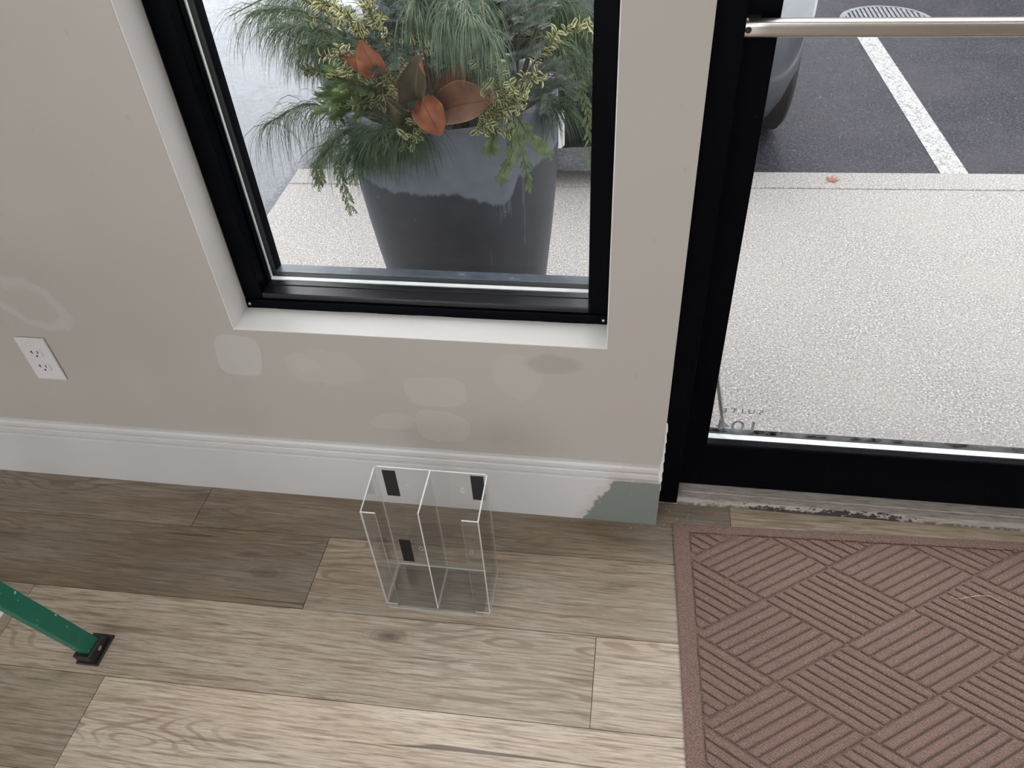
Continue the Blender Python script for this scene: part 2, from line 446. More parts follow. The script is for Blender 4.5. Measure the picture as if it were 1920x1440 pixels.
def pot():
    b = NB('grey_stone_planter'); v = b.coord()
    an = b.n('Attribute'); X, Y, Z = b.sep(v)[0:3]
    # wet lower body: an irregular tide line round the pot that climbs towards its right-hand side
    ang = b.math('ARCTAN2', X, b.math('MULTIPLY', Y, -1.0))
    cv = b.n('CombineXYZ'); b.link(ang, cv.inputs[0]); b.link(b.math('MULTIPLY', Z, .6), cv.inputs[2])
    line = b.math('ADD', b.math('MULTIPLY_ADD', b.noise(cv.outputs[0], 9, 7, .72), .05, -.025), b.math('MULTIPLY', Z, 1.0))
    tide = b.ramp(b.math('ADD', b.math('MULTIPLY', ang, .2), .5),
                  [(.0, .60), (.337, .610), (.40, .604), (.485, .612), (.535, .612), (.583, .587), (.619, .564), (.64, .575), (.66, .62), (.75, .630)])
    wet = b.ramp(b.math('ADD', b.math('SUBTRACT', tide, line), .5), [(.497, 0), (.503, 1)])
    drip_n = b.noise(b.coord(scale=(34, 34, 1.6)), 1, 3)
    side = b.ramp(b.math('ADD', b.math('MULTIPLY', ang, .2), .5), [(.58, 0), (.63, 1), (.76, 1), (.8, 0)])
    drip = b.math('MULTIPLY', b.ramp(drip_n, [(.62, 0), (.64, 1)]), side)
    wet = b.math('SUBTRACT', wet, b.math('MULTIPLY', drip, .45)); wet.node.use_clamp = True
    n = b.noise(v, 22, 4)
    dry = b.ramp(n, [(.3, (.108, .124, .152)), (.7, (.142, .160, .190))])
    wetc = b.ramp(n, [(.3, (.020, .024, .034)), (.7, (.029, .034, .045))])
    sp_ = b.ramp(b.noise(v, 120, 1), [(.79, 0), (.81, 1)])
    c = b.mix(wet, dry, wetc); c = b.mix(b.math('MULTIPLY', sp_, .5), c, (.6, .6, .6))
    b.bump(b.noise(v, 80, 3), .1, .001)
    rg = b.ramp(wet, [(0, .62), (1, .45)])
    return b.set(c, rg, 0, .4)
M['pot'] = pot()
M['soil'] = simple('dark_potting_soil', (.02, .014, .01), .95, var=.4, scale=80, bump=.6)

def leafy(name, stops, rough=.55, scale=40, trans=.18):
    b = NB(name); v = b.coord()
    n = b.noise(v, scale, 3)
    c = b.ramp(n, stops); b.set(c, rough, 0, .35)
    tl = b.n('BsdfTranslucent'); b.link(c, tl.inputs[0])
    mx = b.n('MixShader'); mx.inputs[0].default_value = trans
    b.link(b.bsdf.outputs[0], mx.inputs[1]); b.link(tl.outputs[0], mx.inputs[2]); b.link(mx.outputs[0], b.out.inputs[0])
    return b.mat
M['pine'] = leafy('white_pine_needles', [(.3, (0.032, 0.063, 0.028)), (.5, (0.081, 0.133, 0.063)), (.7, (0.182, 0.241, 0.133))])
M['pinepale'] = leafy('pale_white_pine_needles', [(.3, (0.063, 0.108, 0.066)), (.5, (0.147, 0.217, 0.140)), (.7, (0.294, 0.364, 0.259))])
M['pinedark'] = leafy('deep_green_pine_needles', [(.3, (0.014, 0.042, 0.014)), (.5, (0.038, 0.084, 0.032)), (.7, (0.098, 0.154, 0.070))])
M['fir'] = leafy('grey_green_fir_needles', [(.3, (0.059, 0.087, 0.066)), (.5, (0.112, 0.154, 0.122)), (.7, (0.210, 0.259, 0.217))])
M['firblue'] = leafy('blue_green_fir_needles', [(.3, (0.035, 0.070, 0.059)), (.5, (0.077, 0.133, 0.112)), (.7, (0.168, 0.238, 0.210))])
M['firlight'] = leafy('bright_green_fir_needles', [(.3, (0.070, 0.133, 0.042)), (.5, (0.154, 0.238, 0.084)), (.7, (0.280, 0.357, 0.168))])
M['cedar'] = leafy('cedar_spray', [(.3, (0.070, 0.119, 0.042)), (.5, (0.140, 0.203, 0.077)), (.7, (0.266, 0.315, 0.140))])
M['stem'] = simple('brown_twig', (.12, .085, .055), .8, scale=90)
def boxleaf():
    b = NB('variegated_boxwood_leaf'); tc_ = b.n('TexCoord'); uv = b.sep(tc_.outputs['UV'])
    du = b.math('ABSOLUTE', b.math('SUBTRACT', uv[0], .5)); dv = b.math('ABSOLUTE', b.math('SUBTRACT', uv[1], .5))
    e = b.math('ADD', b.math('MULTIPLY', du, 2.1), b.math('MULTIPLY', b.math('POWER', dv, 2.0), 2.0))
    n = b.noise(b.coord(), 70, 2)
    c = b.mix(b.ramp(b.math('ADD', e, b.math('MULTIPLY_ADD', n, .7, -.35)), [(.48, 0), (.62, 1)]), (.085, .13, .045), (.56, .53, .27))
    b.set(c, .45, 0, .4)
    tl = b.n('BsdfTranslucent'); b.link(c, tl.inputs[0]); mx = b.n('MixShader'); mx.inputs[0].default_value = .2
    b.link(b.bsdf.outputs[0], mx.inputs[1]); b.link(tl.outputs[0], mx.inputs[2]); b.link(mx.outputs[0], b.out.inputs[0])
    return b.mat
M['box'] = boxleaf()
def magmat(name, c1, c2, vein):
    b = NB(name); tc_ = b.n('TexCoord'); uv = b.sep(tc_.outputs['UV'])
    n = b.noise(b.coord(), 35, 4)
    c = b.ramp(n, [(.3, c1), (.7, c2)])
    mid = b.ramp(b.math('ABSOLUTE', b.math('SUBTRACT', uv[0], .5)), [(.012, 1), (.03, 0)])
    rim = b.ramp(b.math('ABSOLUTE', b.math('SUBTRACT', uv[0], .5)), [(.47, 0), (.495, .7)])
    c = b.mix(b.math('MULTIPLY', mid, .7), c, vein)
    c = b.mix(rim, c, (.32, .22, .12))
    b.bump(n, .15, .001)
    return b.set(c, .5, 0, .35)
M['magback'] = magmat('magnolia_leaf_copper_underside', (.21, .062, .026), (.36, .125, .058), (.10, .03, .014))
M['magbrown'] = magmat('magnolia_leaf_brown_underside', (.105, .044, .023), (.175, .078, .041), (.055, .022, .012))
M['magtop'] = magmat('magnolia_leaf_olive_top', (.040, .034, .015), (.085, .072, .034), (.18, .14, .07))
M['fallen'] = simple('orange_brown_leaf', (.24, .105, .06), .7, var=.25, scale=60)

M['carpaint'] = simple('grey_car_paint', (.050, .058, .068), .32, .3, .4, var=.02, Coat_Weight=.35, Coat_Roughness=.05)
M['carblack'] = simple('black_car_trim', (.008, .009, .010), .7, spec=.15)
M['tyre'] = simple('black_tyre_rubber', (.010, .010, .012), .6, bump=.3, scale=70)
M['lamp'] = simple('clear_headlight', (.62, .66, .70), .08, .2, .8)
M['plate'] = simple('white_licence_plate', (.85, .86, .88), .35)
M['carglass'] = simple('dark_car_glass', (.01, .013, .015), .05, 0, .8)
M['brick'] = simple('dark_brick_facade', (.075, .055, .048), .85, var=.3, scale=3)
M['pane'] = simple('dark_facade_glass', (.02, .025, .03), .1)
def emis(name, c, s):
    b = NB(name); e = b.n('Emission'); e.inputs[0].default_value = (*c, 1); e.inputs[1].default_value = s
    b.link(e.outputs[0], b.out.inputs[0]); return b.mat
M['lit'] = emis('added_light_panel', (1.0, .97, .94), ADDED_CEILING_LIGHT)

# ================================================================== THE ROOM
# wall_front: inner face y = 0, outer face y = .19, with openings for windows and door
def wall_with_holes(name, x0, x1, z0, z1, y0, y1, holes, mat_):
    m = MB(); xs = sorted({x0, x1, *[h[0] for h in holes], *[h[1] for h in holes]})
    for a, b in zip(xs, xs[1:]):
        zs = sorted({z0, z1, *[h[k] for h in holes for k in (2, 3) if h[0] <= a and h[1] >= b]})
        for c, d in zip(zs, zs[1:]):
            if any(h[0] <= a and h[1] >= b and h[2] <= c and h[3] >= d for h in holes): continue
            m.box(a, b, y0, y1, c, d)
    o = m.build(name, mat_, fix=False)
    return tag(o, kind='structure')
HZ = 2.75
WIN = (-.7655, -.0300, .4825, 2.10)
ADDED_WIN = (1.42, 2.60, .4825, 2.10)
DOOR = (.0925, 1.130, -.03, 2.20)
wall_with_holes('wall_front', -3.2, 3.2, -.03, HZ, 0, .185, [WIN, DOOR, ADDED_WIN], M['wall'])
tag((lambda m: (m.box(-3.2, -3.08, -4.2, 0, 0, HZ), m.build('wall_left', M['plainwall']))[1])(MB()), kind='structure')
tag((lambda m: (m.box(3.08, 3.2, -4.2, 0, 0, HZ), m.build('wall_right', M['plainwall']))[1])(MB()), kind='structure')
wall_with_holes('wall_back', -3.2, 3.2, 0, HZ, -4.32, -4.2, [(-3.06, .12, .35, 2.55)], M['plainwall'])
def added_back_window():  # unseen, added so daylight from behind reaches the front wall
    e = empty('added_window_3', (0, -4.26, 0)); tag(e, kind='structure')
    m = MB()
    for x in (-3.06, -1.50, .06): m.box(x, x+.06, -.05, .05, .35, 2.55)
    m.box(-3.06, .12, -.05, .05, .35, .41); m.box(-3.06, .12, -.05, .05, 2.49, 2.55)
    m.build('window_frame', M['black'], e)
    for x in (-3.00, -1.44):
        g = MB(); g.box(x, x+1.50, -.003, .003, .41, 2.49); g.build('glass_pane', M['glass'], e)
added_back_window()
tag((lambda m: (m.box(-3.2, 3.2, -4.32, .185, HZ, HZ+.1), m.build('ceiling', M['ceiling']))[1])(MB()), kind='structure')

# floor: staggered vinyl planks, each quad with its own UV offset and tint
def floor():
    me = bpy.data.meshes.new('floor')
    V = []; F = []; UV = []; AT = []; rnd = random.Random(21)
    W = .1825; SL = math.tan(.0131); g = .0007
    starts = {0: .256, 1: -.628, 2: -.020, 3: -.968, 4: -.35, -1: .6}
    for row in range(-1, 24):
        ytop = .06 - (row)*W if False else -.1215 + W - row*W     # row 0 touches the threshold
        st = starts.get(row, rnd.uniform(-1, .2))
        x = st - 1.2172*3
        while x < 3.08:
            x1 = x + 1.2172
            a, b = max(x, -3.08), min(x1, 3.08)
            if b - a > .01:
                y0 = ytop - W
                P = [(a+g, y0+g), (b-g, y0+g), (b-g, ytop-g), (a+g, ytop-g)]
                P = [(px, py + SL*px) for px, py in P]
                P = [(px, max(-4.2, min(.150, py))) for px, py in P]
                if P[2][1]-P[1][1] > .002 or P[3][1]-P[0][1] > .002:
                    n = len(V)
                    V += [(px, py, 0) for px, py in P] + [(px, py, -.002) for px, py in P]
                    ou, ov = rnd.uniform(0, 40), rnd.uniform(0, 40)
                    fs = [(0, 1, 2, 3), (0, 4, 5, 1), (1, 5, 6, 2), (2, 6, 7, 3), (3, 7, 4, 0)]
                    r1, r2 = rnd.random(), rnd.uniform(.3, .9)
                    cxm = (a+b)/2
                    for rw, lo, hi, tt in ((0, -3, -.96, .22), (0, -.96, .25, .30), (0, .25, 3, .75), (1, -2, -.6, .20), (1, -.62, .7, .60), (2, -2, -1.2, .45), (2, -1.3, 0, .66), (2, -.1, 2, .97), (3, -3, -.9, .42), (3, -.9, .3, .97), (4, -2, 2, .95)):  # plank tones plus light falloff painted in: darker left, lighter towards the door
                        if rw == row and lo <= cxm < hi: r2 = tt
                    for f in fs:
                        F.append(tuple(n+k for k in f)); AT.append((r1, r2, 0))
                        for k in f:
                            px, py = P[k % 4]; UV.append((px-a+ou, py-y0+ov))
            x = x1
    n = len(V); V += [(-3.08, -4.2, -.002), (3.08, -4.2, -.002), (3.08, .16, -.002), (-3.08, .16, -.002), (-3.08, -4.2, -.03), (3.08, -4.2, -.03), (3.08, .16, -.03), (-3.08, .16, -.03)]
    nb = len(F)
    for f in [(0, 1, 2, 3), (4, 7, 6, 5), (0, 4, 5, 1), (1, 5, 6, 2), (2, 6, 7, 3), (3, 7, 4, 0)]:
        F.append(tuple(n+k for k in f)); AT.append((0, 0, 0)); UV += [(0, 0)]*4
    me.from_pydata(V, [], F)
    me.materials.append(M['wood']); me.materials.append(M['gap'])
    ul = me.uv_layers.new(name='UVMap')
    for i, q in enumerate(UV): ul.data[i].uv = q
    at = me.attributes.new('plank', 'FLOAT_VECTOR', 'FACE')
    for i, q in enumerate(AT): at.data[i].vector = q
    for i in range(nb, len(F)): me.polygons[i].material_index = 1
    o = bpy.data.objects.new('floor', me); col.objects.link(o); tag(o, kind='structure')
floor()

# baseboard with a two-groove cap, swept along the wall
BB = [(-.0005, 0), (-.018, 0), (-.018, .1375), (-.0172, .1402), (-.0120, .1412), (-.0118, .1440), (-.0152, .1452), (-.0148, .1570), (-.0136, .1588), (-.0088, .1596), (-.0086, .1618), (-.0110, .1626), (-.0104, .1700), (-.0075, .1752), (-.0005, .1768)]
def baseboard(name, x0, x1, mt='baseboard'):
    m = MB(); m.prism(BB, x0, x1, 'x'); o = m.build(name, M[mt], fix=True); tag(o, kind='structure'); return o
baseboard('baseboard_front', -3.08, .0935)
baseboard('baseboard_right', 1.129, 3.08, 'plaintrim')
# ragged white caulk down the wall edge beside the door frame
m = MB(); rr = random.Random(3); L_ = []; Rr = []
for i in range(46):
    z = .112 + i*.0042
    wdt = .0022 + .0055*max(0, 1-abs(z-.168)/.045) + rr.uniform(-.0007, .0007)
    L_.append((.0936 - wdt, z)); Rr.append((.0938 + .0012*math.sin(i*.9) + rr.uniform(0, .0008), z))
m.prism(L_ + Rr[::-1], -.0155, .002, 'y')
tag(m.build('trim_1', M['caulk'], bevel=.0008), kind='structure')

# ceiling panels (behind and above the camera): unseen, added to light the room
def added_ceiling_lights():
    t = None
    spots = [(-1.5, -1.7), (.3, -1.7), (2.0, -1.7), (-1.5, -3.2), (.3, -3.2), (2.0, -3.2)]
    lab = ['front left', 'front middle', 'front right', 'rear left', 'rear middle', 'rear right']
    for (x, y), l in zip(spots, lab):
        e = empty('ceiling_light', (x, y, HZ-.03)); tag(e, 'added square light panel on the ceiling, the %s one of six' % l, 'ceiling light', 'added square light panels')
        m = MB(); 
        for a in ((-.31, .31, -.31, -.29), (-.31, .31, .29, .31), (-.31, -.29, -.29, .29), (.29, .31, -.29, .29)): m.box(*a, 0, .03)
        m.build('frame', M['plastic'], e)
        d = MB(); d.box(-.29, .29, -.29, .29, .005, .02); d.build('diffuser', M['lit'], e)
added_ceiling_lights()

# ================================================================== WINDOWS
def window(name, W_, main):
    x0, x1, z0, z1 = W_
    e = empty(name, (0, 0, 0)); tag(e, kind='structure')
    # white painted return (drywall lining of the opening)
    m = MB(); t = .0022
    m.box(x0, x1, .0005, .072, z0-.0001, z0+t); m.box(x0, x0+t, .0005, .072, z0+t, z1-t); m.box(x1-t, x1, .0005, .072, z0+t, z1-t); m.box(x0, x1, .0005, .072, z1-t, z1)
    m.build('window_return', M['return'], e, bevel=.0008)
    fw_ = .040
    zi = z0+.0365
    m = MB()
    # stiles and head
    for a, b in ((x0+.001, x0+fw_), (x1-fw_, x1-.001)):
        m.box(a, b, .075, .184, z0+.0245, z1-.001)
    m.box(x0+fw_, x1-fw_, .075, .184, z1-fw_, z1-.001)
    # inner beads against the glass
    m.box(x0+fw_, x0+fw_+.0035, .108, .122, zi, z1-fw_); m.box(x1-fw_-.0035, x1-fw_, .108, .122, zi, z1-fw_)
    m.build('window_frame', M['black'], e, bevel=.0012)
    # sill rail: sloping top with a shadow groove
    m = MB()
    m.prism([(.0755, z0+.0245), (.0755, zi-.003), (.0775, zi-.0008), (.104, zi), (.1045, zi-.002), (.1065, zi-.002), (.107, zi+.0005), (.121, zi+.001), (.121, z0+.0245)], x0+fw_, x1-fw_, 'x')
    m.build('sill_rail', M['sill'], e, bevel=.0005)
    # wavy-edged sealed flange below the rail
    r_ = random.Random(5); n = 60; P = []
    for i in range(n+1):
        xx = x0+.002 + (x1-x0-.004)*i/n
        P.append((xx, z0+.0015 + .0016*math.sin(i*.33+1)*math.sin(i*.12) + r_.uniform(0, .0006)))
    m = MB(); m.prism(P + [(x1-.002, z0+.0225), (x0+.002, z0+.0225)], .0705, .084, 'y')
    m.build('sill_flange', M['black'], e, bevel=.001)
    m = MB(); m.box(x0+.002, x1-.002, .078, .12, z0+.0226, z0+.0245); m.build('sill_gap', M['gasket'], e)
    for xx in (x0+.010, x1-.012):
        m = MB(); m.lathe([(0, -.0022), (.0026, -.002), (.0034, -.0005), (.0034, .001)], (xx, .0705, z0+.0125), 16, axis='y')
        m.build('corner_screw', M['steel'], e, smooth=True)
    # double glazing: inner pane, bright spacer, rubber, outer pane
    gx0, gx1, gz1 = x0+fw_-.006, x1-fw_+.006, z1-fw_+.006
    m = MB(); m.box(gx0, gx1, .1225, .1232, zi-.004, gz1); m.build('glass_pane', M['glass'], e)
    m = MB(); m.box(gx0, gx1, .1405, .1412, zi-.004, gz1); m.build('glass_pane', M['glass'], e)
    s = MB()
    s.box(x0+fw_, x1-fw_, .1234, .1340, zi-.004, zi+.0012); s.box(x0+fw_-.004, x0+fw_+.0022, .1270, .1330, zi, z1-fw_); s.box(x1-fw_-.0022, x1-fw_+.004, .1270, .1330, zi, z1-fw_)
    s.build('spacer_bar', M['spacer'], e)
    s = MB(); s.box(x0+fw_, x1-fw_, .1341, .1402, zi-.004, zi+.001); s.box(x0+fw_, x1-fw_, .1414, .1500, zi-.004, zi+.0004)
    s.box(x0+fw_-.001, x0+fw_+.003, .1334, .1500, zi, z1-fw_); s.build('gasket', M['gasket'], e)
    s = MB(); s.prism([(.1502, zi-.006), (.1502, zi+.0012), (.1845, zi-.0035), (.1845, zi-.012)], x0+fw_, x1-fw_, 'x'); s.build('outer_ledge', M['ledge'], e)
    return e
window('window_1', WIN, True)
window('added_window_2', ADDED_WIN, False)  # unseen right-hand window, added to brighten the room

# ================================================================== DOOR
def door():
    e = empty('door_1', (0, 0, 0)); tag(e, kind='structure')
    x0, x1, z1 = DOOR[0]+.0015, DOOR[1]-.001, DOOR[3]-.001
    m = MB()
    m.box(x0, x0+.045, .0465, .160, 0, z1); m.box(x1-.045, x1, .0465, .160, 0, z1); m.box(x0+.045, x1-.045, .0465, .160, z1-.05, z1)
    m.build('door_frame', M['black'], e, bevel=.0012)
    a, b = x0+.048, x1-.048            # leaf edges
    gl, gr, gb, gt = .1905, b-.052, .1500, z1-.12
    m = MB()
    m.box(a, gl, .0905, .150, .022, z1-.054); m.box(gr, b, .0905, .150, .022, z1-.054)
    m.box(gl, gr, .0905, .150, .022, gb-.001) ; m.box(gl, gr, .0905, .150, gt, z1-.054)
    m.build('door_leaf', M['black'], e, bevel=.0012)
    m = MB(); m.prism([(.0915, gb-.004), (.0915, gb+.0015), (.0945, gb+.0045), (.1105, gb+.0045), (.1105, gb-.004)], gl, gr, 'x'); m.build('glass_bead', M['black'], e, bevel=.0007)
    m = MB(); m.box(gl-.006, gr+.006, .1120, .1127, gb-.006, gt+.006); m.build('glass_pane', M['doorglass'], e)
    m = MB(); m.box(gl-.006, gr+.006, .1330, .1337, gb-.006, gt+.006); m.build('glass_pane', M['glass'], e)
    m = MB(); m.box(gl, gr, .1130, .1272, gb-.006, gb+.0032); m.build('spacer_bar', M['spacer'], e)
    m = MB(); m.box(gl, gr, .1274, .1328, gb-.006, gb+.0030); m.box(gl, gr, .134, .149, gb-.006, gb-.001); m.build('gasket', M['gasket'], e)
    # lettering on the outside of the glass, reading from the street
    for txt, size, xr, z, sp_ in (('SUITE', .0182, .3030, .2130, 1.75), ('104', .0450, .3035, .1585, 1.0)):
        cu = bpy.data.curves.new('decal', 'FONT'); cu.body = txt; cu.size = size; cu.extrude = .00015; cu.space_character = sp_
        cu.materials.append(M['decal'])
        o = bpy.data.objects.new('suite_lettering' if txt == 'SUITE' else 'suite_number', cu); col.objects.link(o)
        o.rotation_euler = (R(90), 0, R(180)); o.scale = (1.18 if txt == 'SUITE' else 1.42, 1, 1); o.location = (xr, .1342, z); o.parent = e
    # push bar: D-shaped aluminium tube with a gentle bow, screwed on at the end
    n = 26; xs = [.1345 + (b-.003-.1345)*i/n for i in range(n+1)]
    V = []; F = []; prof = []
    for k in range(20):
        an = 2*math.pi*k/20
        prof.append((max(-.0105, min(.0105, .0150*math.cos(an))), .0172*math.sin(an)))
    for i, xx in enumerate(xs):
        bow = .0015*math.sin(math.pi*i/n)
        for py, pz in prof: V.append((xx, .060+py-bow, 1.0275+pz*.70))
    K = len(prof)
    for i in range(n):
        for k in range(K): F.append((i*K+k, i*K+(k+1) % K, (i+1)*K+(k+1) % K, (i+1)*K+k))
    F.append(tuple(range(K))); F.append(tuple(n*K+k for k in range(K)))
    m = MB(); m.add(V, F)
    for xx in (.150, b-.02): m.box(xx-.012, xx+.012, .069, .0905, 1.019, 1.036)
    bar = m.build('push_bar', M['alu'], e, bevel=.0008)
    for p in bar.data.polygons: p.use_smooth = len(p.vertices) == 4
    s = MB(); s.lathe([(0, -.0012), (.0036, -.0012), (.0045, 0), (.0045, .001)], (.1435, .0493, 1.0275), 20, axis='y')
    s2 = s.build('screw', [M['screw']], bar, smooth=False)
    s = MB(); s.box(.1430, .1440, .0478, .0482, 1.0247, 1.0303); s.box(.1407, .1463, .0478, .0482, 1.0270, 1.0280); s.build('screw_cross', M['slot'], bar)
    # threshold
    m = MB()
    m.prism([(.0455, 0), (.0470, .0035), (.0575, .0105), (.0700, .0118), (.0705, .0105), (.0735, .0105), (.0742, .0150), (.1600, .0165), (.1600, -.029)] + [(.1515, -.029), (.1515, 0)], x0+.0055, x1-.0055, 'x')
    t = m.build('threshold', M['threshold'], e, bevel=.0006)
door()

# ================================================================== OUTLET
def outlet():
    cx, cz = -1.238, .3755
    e = empty('electrical_outlet', (cx, -.0005, cz)); tag(e, 'white duplex electrical outlet on the greige wall left of the window', 'outlet')
    m = MB(); m.box(-.035, .035, -.0055, 0, -.0582, .0582); m.build('wall_plate', M['plastic'], e, bevel=.003, segs=3)
    for s in (1, -1):
        zc = .0195*s
        P = [(.0170*math.cos(a), .0145*math.sin(a)) for a in [i*2*math.pi/28 for i in range(28)]]
        P = [(max(-.0150, min(.0150, p*1.05)), q) for p, q in P]
        m = MB(); m.prism([(p, q+zc) for p, q in P], -.0078, -.005, 'y'); rcp = m.build('receptacle', M['plastic'], e, bevel=.0006)
        for bx in ((-.0078, -.0056, -.001, .0075), (-.0105, -.0080, .0022, .0043), (.0054, .0076, -.0005, .0070)):
            m = MB(); m.box(bx[0], bx[1], -.0081, -.0075, zc+bx[2], zc+bx[3]); m.build('slot', M['slot'], rcp)
        m = MB(); m.prism([(.0024*math.cos(a), zc-.0075+.0024*math.sin(a)) for a in [i*math.pi/8 for i in range(16)]], -.0081, -.0075, 'y'); m.build('slot', M['slot'], rcp)
    m = MB(); m.lathe([(0, -.0066), (.0026, -.0063), (.0030, -.005)], (0, 0, 0), 16, axis='y'); m.build('screw', M['plastic'], e, smooth=True)
outlet()

# ================================================================== BROCHURE HOLDER
def holder():
    X0, X1, Y0, Y1, H, HF = -.4555, -.2360, -.2810, -.1790, .3165, .3035
    e = empty('brochure_holder', ((X0+X1)/2, (Y0+Y1)/2, 0)); ox, oy = e.location.x, e.location.y
    tag(e, 'clear acrylic two-pocket brochure holder standing on the floor by the baseboard', 'brochure holder')
    T = .0026
    def sheet(name, P, axis, h0, h1):
        """flat acrylic sheet: clear faces, bright polished edges"""
        m = MB(); n = len(P)
        def Q(a, b, h): return {'z': (a-ox, b-oy, h), 'x': (h-ox, a-oy, b), 'y': (a-ox, h-oy, b)}[axis]
        V = [Q(a, b, h0) for a, b in P] + [Q(a, b, h1) for a, b in P]
        m.add(V, [tuple(range(n))[::-1], tuple(range(n, 2*n))], 0)
        m.add(V, [(i, (i+1) % n, n+(i+1) % n, n+i) for i in range(n)], 1)
        return m.build(name, [M['acrylic'], M['edge']], e)
    def rc(x0, x1, z0, z1, corners, r=.008):
        P = []
        for cx, cz, sx, sz, on in ((x0, z0, 1, 1, corners[0]), (x1, z0, -1, 1, corners[1]), (x1, z1, -1, -1, corners[2]), (x0, z1, 1, -1, corners[3])):
            if not on: P.append((cx, cz)); continue
            st = {(1, 1): 180, (-1, 1): 270, (-1, -1): 0, (1, -1): 90}[(sx, sz)]
            for k in range(6):
                an = R(st + 90*k/5); P.append((cx+sx*r+r*math.cos(an), cz+sz*r+r*math.sin(an)))
        return P
    back = sheet('back_panel', rc(X0, X1, .002, H, (0, 0, 1, 1)), 'y', Y1-T, Y1)
    for a in (X0, X1-T):
        sheet('side_panel', [(Y0+T, .0022), (Y1-T, .0022), (Y1-T, H-.001), (Y0+T, HF)], 'x', a, a+T)
    sheet('divider', [(Y0+.001, .0022), (Y1-T, .0022), (Y1-T, H), (Y0+.001, HF+.009)], 'x', -.3455-T/2, -.3455+T/2)
    sheet('front_lip', rc(X0, X0+.0285, .003, HF, (0, 1, 0, 0), .006), 'y', Y0, Y0+T)
    sheet('front_lip', rc(X1-.0315, X1, .003, HF, (1, 1, 0, 0), .006), 'y', Y0, Y0+T)
    sheet('base_panel', rc(X0+.006, X1-.014, Y0-.006, Y1-T, (1, 1, 0, 0), .005), 'z', 0, .002)
    for x0_, x1_, z0_, z1_ in ((-.4405, -.4145, .2345, .3090), (-.2690, -.2440, .2430, .3120), (-.4405, -.4165, .0150, .0910)):
        m = MB(); m.box(x0_-ox, x1_-ox, Y1-T-.0012-oy, Y1-T-oy-.0001, z0_, z1_); m.build('adhesive_strip', M['tape'], e, bevel=.0003)
    for sx, sz in ((-.398, .262), (-.288, .266), (-.396, .062), (-.288, .066)):
        m = MB(); n = 22
        # raised rim of a keyhole slot
        ring = []
        for k in range(n):
            an = 2*math.pi*k/n; rr_ = .0042 if math.sin(an) < .3 else .0022
            ring.append(Vector((sx-ox+rr_*math.cos(an), Y1-T-oy-.0004, sz+rr_*math.sin(an) + (.006 if math.sin(an) >= .3 else 0))))
        m.tube(ring+[ring[0]], .00055, 5); m.build('keyhole_slot', M['edge'], e, smooth=True)
holder()

